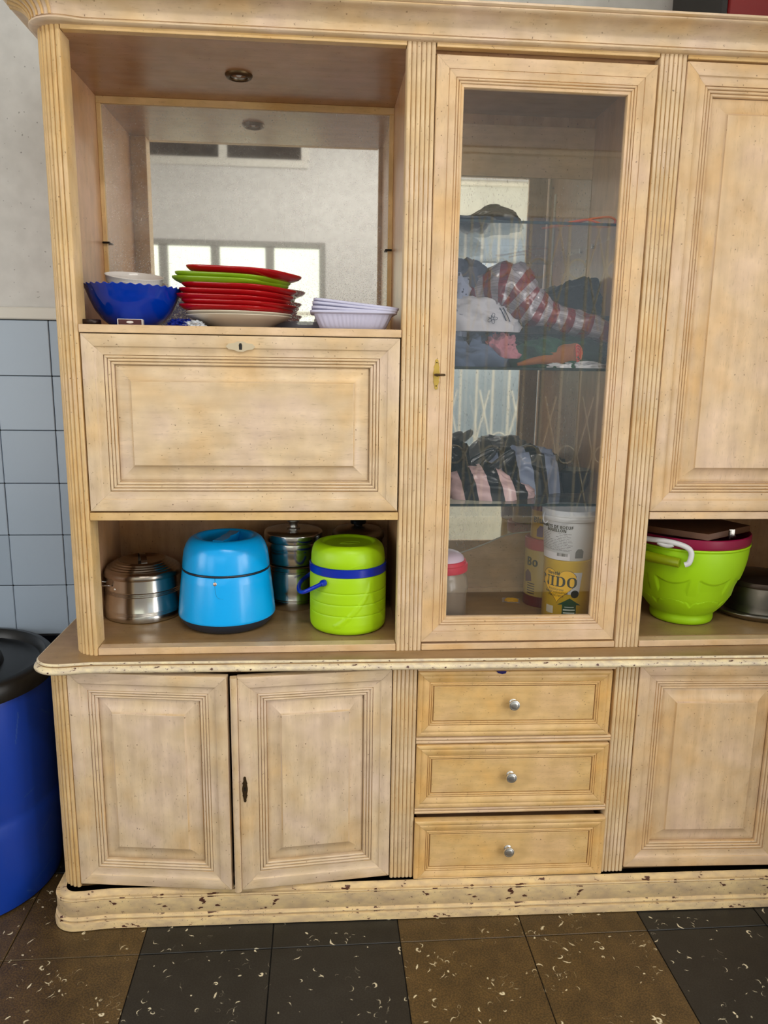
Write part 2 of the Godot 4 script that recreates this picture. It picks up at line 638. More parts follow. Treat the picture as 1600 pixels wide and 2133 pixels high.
# ------------------------------------------------------------------ camera, light, exposure
func make_camera_and_light() -> void:
	var cam := Camera3D.new()
	cam.name = "camera"
	var b := Basis(Vector3.UP, -0.0833426) * Basis(Vector3.RIGHT, -0.1977158) * Basis(Vector3(0, 0, 1), 0.0151337)
	cam.transform = Transform3D(b, Vector3(0.52077, 0.69293, 1.74445))
	cam.fov = 67.368
	cam.near = 0.02
	add_child(cam)
	cam.current = true
	var we := WorldEnvironment.new()
	we.name = "environment"
	var e := Environment.new()
	e.background_mode = Environment.BG_SKY
	var sky := Sky.new()
	var ps := ProceduralSkyMaterial.new()
	ps.sky_top_color = Color(0.62, 0.72, 0.85)
	ps.sky_horizon_color = Color(0.88, 0.9, 0.92)
	ps.ground_bottom_color = Color(0.35, 0.36, 0.34)
	ps.ground_horizon_color = Color(0.7, 0.72, 0.7)
	sky.sky_material = ps
	e.sky = sky
	e.background_energy_multiplier = 1.0
	e.ambient_light_source = Environment.AMBIENT_SOURCE_DISABLED
	e.tonemap_mode = Environment.TONE_MAPPER_LINEAR
	e.tonemap_exposure = 0.9
	e.sdfgi_enabled = true
	e.ssao_enabled = true
	e.ssil_enabled = true
	we.environment = e
	add_child(we)
	# daylight through the mirrored gate and window; unseen openings supply the rest
	daylight("gate_daylight", Vector3(1.85, 0.5, FRONT_Z + 0.13), Vector2(1.3, 2.5), 0.34, Color(0.88, 0.97, 1.0))
	daylight("window_daylight", Vector3(-0.13, 0.97, FRONT_Z + 0.13), Vector2(1.36, 0.88), 1.5, Color(1.0, 1.0, 0.84))
	daylight("unseen_side_window_light", Vector3(-1.65, 0.7, FRONT_Z + 0.13), Vector2(1.2, 1.8), 3.0, Color(1.0, 0.99, 0.97))  # unseen opening outside the mirrors' view, placed to light the unit
	daylight("unseen_doorway_light", Vector3(2.98, 0.5, FRONT_Z + 0.13), Vector2(0.72, 2.3), 8.0, Color(1.0, 0.99, 0.97))  # unseen opening, placed for strong light on the unit from the right
	daylight("unseen_end_window_light", Vector3(3.53, 0.8, 1.65), Vector2(1.5, 1.9), 10.0, Color(1.0, 0.99, 0.97), PI / 2)  # unseen window in the right wall, placed as the main side light
	daylight("unseen_far_window_light", Vector3(-2.73, 0.8, 1.65), Vector2(1.5, 1.9), 6.0, Color(1.0, 0.99, 0.97), -PI / 2)  # unseen window in the left wall, placed to brighten the room

# energy = radiance of the opening as the eye sees it
func daylight(called: String, at: Vector3, size: Vector2, radiance: float, c: Color, turn := 0.0) -> void:
	var l := AreaLight3D.new()
	l.name = called
	l.area_size = size
	l.area_normalize_energy = true
	l.light_energy = radiance * size.x * size.y / PI
	l.light_color = c
	l.shadow_enabled = true
	l.area_range = 12.0
	add_child(l)
	l.position = at          # faces -z, into the room, unless turned
	l.rotation.y = turn

# ------------------------------------------------------------------ joinery
# the four mitred members of a frame; prof: (inset from the outer edge, height) starting at the back of the outer edge
func frame_members(parent: Node, w: float, h: float, prof: PackedVector2Array, mv: Material, mh: Material, gap := 0.0002, called := ["rail", "stile"]) -> void:
	var nm := MB.crease(prof, false, 0.7)
	for side in 4:
		var mb := MB.new()
		for k in prof.size() - 1:
			var P := []
			for e in [[k, 0], [k, 1], [k + 1, 1], [k + 1, 0]]:
				var q: Vector2 = prof[e[0]]
				var s := Vector2()
				var t := Vector2()
				match side:
					0:
						s = Vector2(q.x, q.x); t = Vector2(w - q.x, q.x)
					1:
						s = Vector2(w - q.x, q.x); t = Vector2(w - q.x, h - q.x)
					2:
						s = Vector2(w - q.x, h - q.x); t = Vector2(q.x, h - q.x)
					3:
						s = Vector2(q.x, h - q.x); t = Vector2(q.x, q.x)
				var d := (t - s).normalized() * gap
				var r := s + d if e[1] == 0 else t - d
				P.append(Vector3(r.x, r.y, q.y))
			var inn: Vector3 = [Vector3.UP, Vector3.LEFT, Vector3.DOWN, Vector3.RIGHT][side]
			var na: Vector3 = inn * -nm[k][0].x + Vector3(0, 0, -nm[k][0].y)
			var nb: Vector3 = inn * -nm[k][1].x + Vector3(0, 0, -nm[k][1].y)
			mb.quad(P[0], P[1], P[2], P[3], na, na, nb, nb, Vector2(0, 0), Vector2(1, 0), Vector2(1, 1), Vector2(0, 1))
		part(called[0] if side % 2 == 0 else called[1], mb, mh if side % 2 == 0 else mv, parent)

func panel_mesh(lo: Vector2, hi: Vector2, prof: PackedVector2Array) -> MB:
	var mb := MB.new()
	var nm := MB.crease(prof, false, 0.7)
	var w := hi.x - lo.x
	var h := hi.y - lo.y
	for side in 4:
		for k in prof.size() - 1:
			var P := []
			for e in [[k, 0], [k, 1], [k + 1, 1], [k + 1, 0]]:
				var q: Vector2 = prof[e[0]]
				var c := [Vector2(q.x, q.x), Vector2(w - q.x, q.x), Vector2(w - q.x, h - q.x), Vector2(q.x, h - q.x)]
				var r: Vector2 = c[(side + e[1]) % 4] + lo
				P.append(Vector3(r.x, r.y, q.y))
			var inn: Vector3 = [Vector3.UP, Vector3.LEFT, Vector3.DOWN, Vector3.RIGHT][side]
			var na: Vector3 = inn * -nm[k][0].x + Vector3(0, 0, -nm[k][0].y)
			var nb: Vector3 = inn * -nm[k][1].x + Vector3(0, 0, -nm[k][1].y)
			mb.quad(P[0], P[1], P[2], P[3], na, na, nb, nb, Vector2(0, 0), Vector2(1, 0), Vector2(1, 1), Vector2(0, 1))
	var e: Vector2 = prof[prof.size() - 1]
	mb.flat(Vector3(lo.x + e.x, lo.y + e.x, e.y), Vector3(hi.x - e.x, lo.y + e.x, e.y), Vector3(hi.x - e.x, hi.y - e.x, e.y), Vector3(lo.x + e.x, hi.y - e.x, e.y), Vector3(0, 0, 1))
	return mb

func bead(u0: float, u1: float, z0: float, rise: float, n := 5) -> Array:
	var out := []
	for i in n + 1:
		var t := PI * i / n
		out.append(lerpf(u0, u1, (1.0 - cos(t)) / 2.0))
		out.append(z0 + rise * sin(t))
	return out

# frame of a raised-panel door: flat border, quirk, shallow cove, three reeds stepping down
func door_profile() -> PackedVector2Array:
	var a := [0.0, -0.02, 0.0, -0.002, 0.0006, -0.0006, 0.002, 0.0, 0.0258, 0.0, 0.0266, -0.0004, 0.0272, -0.0022, 0.030, -0.0036, 0.035, -0.005, 0.041, -0.0054, 0.0445, -0.0052, 0.0452, -0.0092]
	a += bead(0.0456, 0.0518, -0.0078, 0.0029)
	a += [0.0521, -0.0108] + bead(0.0525, 0.0587, -0.0092, 0.0029) + [0.059, -0.0122] + bead(0.0594, 0.0656, -0.0106, 0.0029)
	a += [0.0658, -0.0185, 0.0, -0.02]
	return V2(a)

func raised_profile() -> PackedVector2Array:
	return V2([0.0, -0.0175, 0.0004, -0.0155, 0.0014, -0.0146, 0.009, -0.0148, 0.017, -0.0142, 0.024, -0.0122, 0.030, -0.0092, 0.0345, -0.0056, 0.035, -0.0034, 0.0362, -0.0028])

func panel_door(parent: Node, w: float, h: float, mv: Material, mh: Material, mp: Material) -> void:
	frame_members(parent, w, h, door_profile(), mv, mh)
	part("panel", panel_mesh(Vector2(0.0662, 0.0692), Vector2(w - 0.0682, h - 0.0665), raised_profile()), mp, parent)
	part("back_board", MB.new().box(Vector3(0.02, 0.02, -0.0225), Vector3(w - 0.02, h - 0.02, -0.0188), 0.0), mp, parent)

# outline of a pilaster with n reeds on its front
func reeded(x0: float, x1: float, zb: float, n: int, rise := 0.0036) -> PackedVector2Array:
	var p := PackedVector2Array([Vector2(x1, zb), Vector2(x0, zb)])
	var w := (x1 - x0) / n
	for i in n:
		for k in 7:
			var t := PI * k / 6.0
			p.append(Vector2(x0 + w * i + w * (1.0 - cos(t)) / 2.0 * 0.94 + w * 0.03, -0.0042 + rise * sin(t)))
		if i < n - 1:
			p.append(Vector2(x0 + w * (i + 1), -0.0056))
	return p

# quarter-round corner post with n reeds, its flat sides towards the cabinet
func reeded_corner(c: Vector2, r: float, n: int) -> PackedVector2Array:
	var p := PackedVector2Array([c])
	for i in n:
		for k in 7:
			var t := float(k) / 6.0
			var a := lerpf(PI, PI / 2.0, (i + 0.03 + 0.94 * (1.0 - cos(PI * t)) / 2.0) / n)
			var rr := r - 0.0042 + 0.0042 * sin(PI * t)
			p.append(c + Vector2(cos(a), sin(a)) * rr)
		if i < n - 1:
			var a2 := lerpf(PI, PI / 2.0, (i + 1.0) / n)
			p.append(c + Vector2(cos(a2), sin(a2)) * (r - 0.0058))
	return p

func outline(xl: float, zback: float, c: Vector2, r: float, front: float, xs: float, x1: float) -> PackedVector2Array:
	var p := PackedVector2Array([Vector2(xl, zback), Vector2(xl, c.y - 0.05)])
	for i in 13:
		var a := PI - PI / 2.0 * i / 12.0
		p.append(c + Vector2(cos(a), sin(a)) * r)
	var z1 := c.y + r
	for i in range(1, 10):
		var t := i / 9.0
		p.append(Vector2(lerpf(c.x, xs, t), lerpf(z1, front, (1.0 - cos(PI * t)) / 2.0)))
	p.append(Vector2(x1, front))
	return p

# a lock plate with a waisted outline
func lock_plate(hh: float, w: float) -> PackedVector2Array:
	var half := [[0.0, 1.0], [0.35, 0.96], [0.48, 0.88], [0.42, 0.78], [0.46, 0.66], [0.7, 0.55], [0.9, 0.47], [0.66, 0.40], [0.82, 0.26], [0.96, 0.1]]
	var p := PackedVector2Array()
	for q in half:
		p.append(Vector2(q[0] * w, q[1] * hh))
	for i in range(half.size() - 1, -1, -1):
		p.append(Vector2(half[i][0] * w, -half[i][1] * hh))
	for i in range(1, half.size()):
		p.append(Vector2(-half[i][0] * w, -half[i][1] * hh))
	for i in range(half.size() - 1, 0, -1):
		p.append(Vector2(-half[i][0] * w, half[i][1] * hh))
	return p

# ------------------------------------------------------------------ the room
func build_room() -> void:
	# floor: a bed, and cement tiles in pairs of brown and dark
	struct("floor", MB.new().box(Vector3(-2.7, FLOOR_Y - 0.12, WALL_Z - 0.1), Vector3(3.5, FLOOR_Y - 0.004, FRONT_Z + 0.1), 0.0), M.grout)
	var fl := get_node("floor")
	var tw := 0.3085
	var mesh := MB.new().box(Vector3(-tw / 2 + 0.0011, -0.02, -tw / 2 + 0.0011), Vector3(tw / 2 - 0.0011, 0, tw / 2 - 0.0011), 0.0012).mesh()
	for i in range(-9, 11):
		for j in range(-2, 8):
			var x := 0.0935 + (i + 0.5) * tw
			var z := 0.139 + (j + 0.5) * tw
			if x < -2.75 or x > 3.45:
				continue
			var pair := floori((i) / 2.0)
			var row := floori((j + 1) / 2.0)
			var o := part("floor_tile", mesh, M.floor_dark if posmod(pair + row, 2) == 0 else M.floor_brown, fl)
			o.position = Vector3(x, FLOOR_Y + rng.randf_range(-0.0006, 0.0), z)
	# back wall with a wainscot of pale blue tiles under a painted rail
	struct("wall_back", MB.new().box(Vector3(-2.7, FLOOR_Y - 0.1, WALL_Z - 0.12), Vector3(3.5, 2.4, WALL_Z), 0.0), M.plaster)
	var wb := get_node("wall_back")
	var bed := MB.new().box(Vector3(-2.6, FLOOR_Y, WALL_Z - 0.01), Vector3(0.3, 0.78, WALL_Z + 0.004), 0.0)
	part("tile_bed", bed, M.grout, wb)
	for i in range(-11, 3):
		for j in 10:
			var x0 := -0.205 + i * 0.147
			var y1 := 0.7785 - j * 0.147
			var mt: Material = M.tile_blue if rng.randf() < 0.6 else M.tile_blue2
			if j >= 6:
				mt = M.tile_navy
			var o2 := part("wall_tile", MB.new().box(Vector3(x0 + 0.0009, y1 - 0.1461, 0.0), Vector3(x0 + 0.1461, y1 - 0.0009, 0.008 + rng.randf_range(-0.0007, 0.0007)), 0.0015), mt, wb)
			o2.position.z = WALL_Z + 0.001
	struct("trim_1", MB.new().box(Vector3(-2.6, 0.7795, WALL_Z), Vector3(0.3, 0.811, WALL_Z + 0.016), 0.003), M.white_paint)
	var lw := MB.new()
	for b in [[WALL_Z - 0.1, 0.9, FLOOR_Y - 0.1, 2.4], [2.4, FRONT_Z + 0.1, FLOOR_Y - 0.1, 2.4], [0.9, 2.4, FLOOR_Y - 0.1, -0.15], [0.9, 2.4, 1.75, 2.4]]:
		lw.box(Vector3(-2.72, b[2], b[0]), Vector3(-2.6, b[3], b[1]), 0.0)
	struct("wall_left", lw, M.plaster)
	var rw := MB.new()
	for b in [[WALL_Z - 0.1, 0.9, FLOOR_Y - 0.1, 2.4], [2.4, FRONT_Z + 0.1, FLOOR_Y - 0.1, 2.4], [0.9, 2.4, FLOOR_Y - 0.1, -0.15], [0.9, 2.4, 1.75, 2.4]]:
		rw.box(Vector3(3.4, b[2], b[0]), Vector3(3.52, b[3], b[1]), 0.0)
	struct("wall_right", rw, M.plaster)
	struct("ceiling", MB.new().box(Vector3(-2.72, 2.3, WALL_Z - 0.12), Vector3(3.52, 2.42, FRONT_Z + 0.12), 0.0), M.white_paint)
	struct("unseen_pier", MB.new().box(Vector3(1.94, FLOOR_Y - 0.1, 0.1), Vector3(2.1, 2.4, 0.66), 0.0), M.plaster)  # out of view, placed to shade the right end of the unit
	# front wall (behind the viewer, seen in the mirrors) with its openings
	var holes := [[-2.25, -1.05, -0.2, 1.6], [-0.81, 0.55, 0.53, 1.41], [-0.56, 0.42, 1.9, 2.2], [1.2, 2.5, FLOOR_Y - 0.2, 1.82], [2.6, 3.34, FLOOR_Y - 0.2, 1.7]]  # the two outermost openings are unseen, placed to light the unit
	var fw := MB.new()
	var xs := [-2.7, -2.25, -1.05, -0.81, -0.56, 0.42, 0.55, 1.2, 2.5, 2.6, 3.34, 3.5]
	for k in xs.size() - 1:
		var ym := [FLOOR_Y - 0.1, 2.4]
		var cuts := []
		for h in holes:
			if h[0] <= xs[k] + 0.001 and h[1] >= xs[k + 1] - 0.001:
				cuts.append([h[2], h[3]])
		cuts.sort_custom(func(a, b): return a[0] < b[0])
		var y := FLOOR_Y - 0.1
		for c in cuts:
			if c[0] > y:
				fw.box(Vector3(xs[k], y, FRONT_Z), Vector3(xs[k + 1], c[0], FRONT_Z + 0.12), 0.0)
			y = c[1]
		fw.box(Vector3(xs[k], y, FRONT_Z), Vector3(xs[k + 1], 2.4, FRONT_Z + 0.12), 0.0)
	struct("wall_front", fw, M.plaster)
	window("window_1", -0.81, 0.55, 0.53, 1.41, [-0.475, -0.15, 0.195], [0.97])
	window("window_2", -2.25, -1.05, -0.2, 1.6, [-1.65], [0.7])  # out of view, placed to light the unit from the front
	window("window_4", -0.75, 0.75, -0.15, 1.75, [-0.25, 0.25], [0.8]).transform = Transform3D(Basis(Vector3.UP, PI / 2), Vector3(3.4 - FRONT_Z, 0, 1.65))  # out of view in the right wall, placed to light the unit
	window("window_5", -0.75, 0.75, -0.15, 1.75, [-0.25, 0.25], [0.8]).transform = Transform3D(Basis(Vector3.UP, -PI / 2), Vector3(0.0, 0, 1.65))  # out of view in the left wall, placed to brighten the front wall
	# vent block over the window
	var vb := MB.new()
	vb.box(Vector3(-0.62, 1.85, FRONT_Z - 0.012), Vector3(0.44, 1.895, FRONT_Z + 0.02), 0.002)
	vb.box(Vector3(-0.62, 2.2, FRONT_Z - 0.012), Vector3(0.44, 2.24, FRONT_Z + 0.02), 0.002)
	for x in [-0.62, -0.11, 0.4]:
		vb.box(Vector3(x, 1.895, FRONT_Z - 0.012), Vector3(x + 0.05, 2.2, FRONT_Z + 0.02), 0.002)
	struct("window_3", vb, M.white_paint)
	part("vent_backing", MB.new().box(Vector3(-0.56, 1.9, FRONT_Z + 0.1), Vector3(0.42, 2.2, FRONT_Z + 0.11), 0.0), M.dark_metal, get_node("window_3"))
	# gate of welded bars, with a frosted panel over it and a sheet panel below
	var g := Node3D.new()
	g.name = "door_1"
	g.set_meta("kind", "structure")
	add_child(g)
	var z := FRONT_Z + 0.04
	var fr := MB.new()
	for b in [[1.2, 1.24, FLOOR_Y, 1.82], [2.46, 2.5, FLOOR_Y, 1.82], [1.24, 2.46, 1.47, 1.51], [1.24, 2.46, -0.26, -0.22], [1.24, 2.46, 1.79, 1.82]]:
		fr.box(Vector3(b[0], b[2], z - 0.02), Vector3(b[1], b[3], z + 0.02), 0.003)
	part("gate_frame", fr, M.bar, g)
	part("lower_panel", MB.new().box(Vector3(1.24, FLOOR_Y, z - 0.004), Vector3(2.46, -0.26, z + 0.004), 0.0), mat(Color(0.96, 0.95, 0.86), 0.5), g)
	part("upper_panel", MB.new().box(Vector3(1.24, 1.51, z - 0.004), Vector3(2.46, 1.79, z + 0.004), 0.0), mat(Color(0.9, 0.9, 0.84), 0.5), g)
	var nb := 11
	var sp := 1.22 / nb
	for i in nb:
		var x := 1.24 + sp * i
		if i > 0:
			part("bar", MB.new().box(Vector3(x - 0.007, -0.22, z - 0.007), Vector3(x + 0.007, 1.47, z + 0.007), 0.0), M.bar, g)
		var c := x + sp / 2
		if i % 2 == 0:
			for y in [0.15, 1.2]:
				var ring := PackedVector3Array()
				for k in 20:
					ring.append(Vector3(c + cos(TAU * k / 20) * sp * 0.46, y + sin(TAU * k / 20) * sp * 0.46, z))
				part("ring", MB.new().tube(ring, 0.006, 6, true), M.bar, g)
		else:
			for y in [0.15, 1.2]:
				for s in [-1.0, 1.0]:
					var tip := Vector3(c + s * sp * 0.42, y, z)
					part("chevron", MB.new().tube(PackedVector3Array([Vector3(c - s * sp * 0.3, y + 0.34, z), tip, Vector3(c - s * sp * 0.3, y - 0.34, z)]), 0.006, 6), M.bar, g)
	# unseen strip lamp overhead, placed to brighten the gate bars and front wall
	var lp := thing("unseen_ceiling_lamp", "unseen long white strip lamp on the ceiling, lighting the wall behind the viewer", "lamp", Vector3(0.8, 2.2995, 1.75))
	part("body", MB.new().box(Vector3(-0.7, -0.05, -0.08), Vector3(0.7, 0, 0.08), 0.004), M.white_paint, lp)
	var gl := mat(Color(0.95, 0.95, 0.93), 0.5)
	gl.emission_enabled = true
	gl.emission = Color(1.0, 0.98, 0.95)
	gl.emission_energy_multiplier = 1.5
	part("diffuser", MB.new().box(Vector3(-0.68, -0.068, -0.07), Vector3(0.68, -0.05, 0.07), 0.004), gl, lp)
	daylight("unseen_ceiling_lamp_light", Vector3(0.8, 2.225, 1.75), Vector2(1.36, 0.14), 45.0, Color(1.0, 0.98, 0.95))  # light of the unseen strip lamp, for the front wall and bars
	get_node("unseen_ceiling_lamp_light").rotation.x = -PI / 2
	# paving and a low wall outside
	struct("ground", MB.new().box(Vector3(-4, FLOOR_Y - 0.2, FRONT_Z + 0.12), Vector3(5, FLOOR_Y - 0.05, 8), 0.0), mat(Color(0.5, 0.48, 0.45), 0.9))

func window(called: String, x0: float, x1: float, y0: float, y1: float, mx: Array, my: Array) -> Node3D:
	var w := Node3D.new()
	w.name = called
	w.set_meta("kind", "structure")
	add_child(w)
	var z := FRONT_Z + 0.03
	var f := MB.new()
	for b in [[x0, x0 + 0.04, y0, y1], [x1 - 0.04, x1, y0, y1], [x0 + 0.04, x1 - 0.04, y0, y0 + 0.04], [x0 + 0.04, x1 - 0.04, y1 - 0.035, y1]]:
		f.box(Vector3(b[0], b[2], z - 0.03), Vector3(b[1], b[3], z + 0.02), 0.004)
	part("window_frame", f, M.frame_grey, w)
	for x in mx:
		part("mullion", MB.new().box(Vector3(x - 0.028, y0 + 0.04, z - 0.025), Vector3(x + 0.028, y1 - 0.035, z + 0.015), 0.004), M.frame_grey, w)
	for y in my:
		part("transom", MB.new().box(Vector3(x0 + 0.04, y - 0.012, z - 0.012), Vector3(x1 - 0.04, y + 0.012, z + 0.012), 0.003), M.bar, w)
	var edge := [x0 + 0.04] + mx + [x1 - 0.04]
	for k in edge.size() - 1:
		part("pane", MB.new().box(Vector3(edge[k], y0 + 0.04, z + 0.004), Vector3(edge[k + 1], y1 - 0.035, z + 0.007), 0.0), M.glass, w)
	return w

# ------------------------------------------------------------------ upper units
func build_upper() -> void:
	# --- open hutch with a drop flap
	var h := thing("hutch", "open beech hutch with mirror back, drop flap and reeded corner post, standing on the worktop", "cabinet")
	part("corner_post", MB.new().prism(reeded_corner(Vector2(0, -0.06), 0.06, 8), 0.0, 1.352), M.post, h)
	var pil := part("pilaster", MB.new().prism(reeded(0.7005, 0.7615, -0.03, 6), 0.0, 1.3445), M.pilaster, h)
	part("top_rail", MB.new().box(Vector3(0.001, 1.3302, -0.02), Vector3(0.6998, 1.352, 0.0), 0.0008), M.yellow_h, h)
	part("shelf", MB.new().box(Vector3(-0.045, 0.7382, -0.42), Vector3(0.712, 0.7552, -0.03), 0.0008), M.inner_h, h)
	part("shelf_edge", MB.new().box(Vector3(0.0008, 0.738, -0.03), Vector3(0.6995, 0.7553, 0.0004), 0.0012), M.wood_h2, h)
	part("middle_rail", MB.new().box(Vector3(0.0008, 0.3232, -0.03), Vector3(0.6995, 0.341, 0.0), 0.001), M.yellow_h, h)
	part("compartment_floor", MB.new().box(Vector3(-0.045, 0.3234, -0.42), Vector3(0.712, 0.341, -0.03), 0.0), M.inner_h, h)
	part("bottom_rail", MB.new().box(Vector3(0.0008, 0.0005, -0.03), Vector3(0.6995, 0.0176, 0.0003), 0.0014), M.wood_h2, h)
	part("floor_board", MB.new().box(Vector3(-0.045, 0.001, -0.42), Vector3(0.712, 0.0178, -0.03), 0.0), M.top, h)
	part("ceiling_board", MB.new().box(Vector3(-0.045, 1.3305, -0.42), Vector3(0.712, 1.345, -0.02), 0.0), M.inner_h, h)
	part("side_board", MB.new().box(Vector3(-0.0595, 0.001, -0.42), Vector3(-0.045, 1.345, -0.06), 0.0), M.inner_v, h)
	part("side_board", MB.new().box(Vector3(0.712, 0.001, -0.42), Vector3(0.7285, 1.34, -0.03), 0.0), M.inner_v, h)
	part("back_board", MB.new().box(Vector3(-0.058, 0.001, -0.43), Vector3(0.728, 1.34, -0.42), 0.0), M.inner_v, h)
	# lining of the compartment behind the flap, so that its gaps look in on wood
	var mf := sub("mirror_frame", h)
	var z0 := -0.4205
	for b in [[-0.045, 0.712, 1.3135, 1.3305], [-0.045, -0.0335, 0.7555, 1.3135], [0.7, 0.712, 0.7555, 1.3135]]:
		part("frame_bar", MB.new().box(Vector3(b[0], b[2], z0), Vector3(b[1], b[3], z0 + 0.012), 0.001), M.yellow_h if b[1] - b[0] > 0.5 else M.yellow_v, mf)
	var mm := MB.new()
	mm.quad(Vector3(-0.0333, 0.7556, -0.4155), Vector3(0.6998, 0.7556, -0.4155), Vector3(0.6998, 1.3133, -0.4155), Vector3(-0.0333, 1.3133, -0.4155), Vector3(0, 0, 1), Vector3(0, 0, 1), Vector3(0, 0, 1), Vector3(0, 0, 1), Vector2(0, 1), Vector2(1, 1), Vector2(1, 0), Vector2(0, 0))
	part("mirror", mm, M.mirror, h)
	for s in [[-0.034, 1.0], [0.701, -1.0]]:
		part("shelf_pin", MB.new().box(Vector3(s[0] - 0.009, 0.9745, -0.4085), Vector3(s[0] + 0.009, 0.9785, -0.396), 0.0006), M.dark_metal, h)
	var dl := sub("downlight", h, Vector3(0.332, 1.3302, -0.22))
	part("ring", MB.new().lathe(V2([0.019, -0.001, 0.0205, -0.0055, 0.024, -0.0075, 0.029, -0.006, 0.0315, -0.002, 0.0318, 0.0005]), 40), M.old_brass, dl)
	part("reflector", MB.new().lathe(V2([0.019, -0.003, 0.017, 0.008, 0.008, 0.014, 0.0, 0.015]), 32), M.steel_dull, dl)
	part("bulb", MB.new().lathe(V2([0.0, -0.004, 0.005, -0.003, 0.0085, 0.002, 0.009, 0.009]), 24), mat(Color(0.85, 0.85, 0.83), 0.15), dl)
	# drop flap
	var fl := sub("flap_door", h, Vector3(0.0035, 0.3445, 0.0008))
	panel_door(fl, 0.6935, 0.3915, M.wood_v, M.wood_h, M.wood_h)
	var lp := MB.new()
	lp.plate(V2([-0.032, 0.0, -0.026, 0.006, -0.014, 0.0075, -0.006, 0.011, 0.006, 0.011, 0.014, 0.0075, 0.026, 0.006, 0.032, 0.0, 0.026, -0.006, 0.014, -0.0075, 0.006, -0.011, -0.006, -0.011, -0.014, -0.0075, -0.026, -0.006]), 0.0, 0.0008)
	var lpo := part("lock_plate", lp, mat(Color(0.77, 0.71, 0.6), 0.35), fl)
	lpo.position = Vector3(0.3415, 0.3685, 0.0)
	var kh := part("keyhole", MB.new().plate(V2([-0.003, -0.007, 0.003, -0.007, 0.0036, 0.003, 0.002, 0.0072, -0.002, 0.0072, -0.0036, 0.003]), 0.0007, 0.0013), M.black, fl)
	kh.position = Vector3(0.3415, 0.3685, 0.0)

	# --- display cabinet with a glass door
	var d := thing("display_cabinet", "tall narrow display cabinet with glazed door and glass shelves full of cloths and tins", "cabinet")
	part("top_rail", MB.new().box(Vector3(0.763, 1.3305, -0.02), Vector3(1.2428, 1.345, 0.0), 0.001), M.yellow_h, d)
	part("bottom_rail", MB.new().box(Vector3(0.7622, 0.0005, -0.03), Vector3(1.2428, 0.0162, 0.0003), 0.0014), M.wood_h2, d)
	part("side_board", MB.new().box(Vector3(0.7295, 0.001, -0.42), Vector3(0.745, 1.34, -0.03), 0.0), M.inner_v, d)
	part("side_board", MB.new().box(Vector3(1.2505, 0.001, -0.42), Vector3(1.2665, 1.34, -0.03), 0.0), M.inner_v, d)
	part("ceiling_board", MB.new().box(Vector3(0.745, 1.327, -0.42), Vector3(1.2505, 1.343, -0.03), 0.0), M.inner_h, d)
	part("floor_board", MB.new().box(Vector3(0.745, 0.001, -0.42), Vector3(1.2505, 0.0178, -0.03), 0.0), M.top, d)
	part("back_board", MB.new().box(Vector3(0.73, 0.001, -0.43), Vector3(1.266, 1.34, -0.42), 0.0), M.inner_v, d)
	part("back_rail", MB.new().box(Vector3(0.745, 1.172, -0.42), Vector3(1.2505, 1.3, -0.408), 0.001), M.wood_h2, d)
	part("back_panel", MB.new().box(Vector3(0.745, 0.03, -0.42), Vector3(1.2505, 0.26, -0.4165), 0.0), M.wood_h2, d)
	part("back_sill", MB.new().box(Vector3(0.745, 0.0178, -0.42), Vector3(1.2505, 0.031, -0.409), 0.001), M.wood_h2, d)
	part("pilaster", MB.new().prism(reeded(1.2445, 1.3045, -0.03, 6), 0.0, 1.3445), M.pilaster, d)
	# the mirror behind the shelves, broken off along a curve at its foot
	var mpoly := PackedVector2Array()
	var curve := spline2(V2([0.746, 0.082, 0.85, 0.112, 0.925, 0.137, 1.0, 0.165, 1.06, 0.19, 1.13, 0.2, 1.2495, 0.197]), 6)
	for q in curve:
		mpoly.append(q)
	mpoly.append(Vector2(1.2495, 1.1715))
	mpoly.append(Vector2(0.746, 1.1715))
	var bm := MB.new()
	var tr := Geometry2D.triangulate_polygon(mpoly)
	for i in range(0, tr.size(), 3):
		var q3 := []
		for k in 3:
			var q: Vector2 = mpoly[tr[i + k]]
			q3.append(q)
		bm.tri(Vector3(q3[0].x, q3[0].y, -0.41), Vector3(q3[1].x, q3[1].y, -0.41), Vector3(q3[2].x, q3[2].y, -0.41), Vector3(0, 0, 1), Vector3(0, 0, 1), Vector3(0, 0, 1),
			Vector2(q3[0].x * 1.2, (1.2 - q3[0].y) * 0.5), Vector2(q3[1].x * 1.2, (1.2 - q3[1].y) * 0.5), Vector2(q3[2].x * 1.2, (1.2 - q3[2].y) * 0.5))
	part("mirror", bm, M.mirror, d)
	var edge := PackedVector3Array()
	for q in curve:
		edge.append(Vector3(q.x, q.y, -0.4105))
	part("mirror_edge", MB.new().tube(edge, 0.0022, 6), mat(Color(0.85, 0.86, 0.84), 0.25), d)
	for y in [1.0, 0.676, 0.352]:
		var sh := sub("glass_shelf", d, Vector3(0, y, 0))
		part("pane", MB.new().box(Vector3(0.746, -0.0055, -0.407), Vector3(1.2495, 0.0, -0.0478), 0.0), M.shelf_glass, sh)
		part("front_edge", MB.new().box(Vector3(0.746, -0.0058, -0.0476), Vector3(1.2495, 0.0003, -0.0462), 0.0004), M.glass_edge, sh)
		for x in [0.7455, 1.244]:
			for zz in [-0.09, -0.36]:
				part("shelf_pin", MB.new().box(Vector3(x, -0.011, zz - 0.004), Vector3(x + 0.006, -0.0058, zz + 0.004), 0.0008), M.nickel, sh)
	var strip := part("shelf_standard", MB.new().box(Vector3(1.2475, 0.78, -0.088), Vector3(1.2503, 1.2, -0.07), 0.0005), mat(Color(0.82, 0.8, 0.72), 0.5), d)
	# the door, hanging slightly out of true
	var gd := sub("glass_door", d, Vector3(0.7605, 0.0215, 0.0006))
	gd.rotation.z = -0.0022
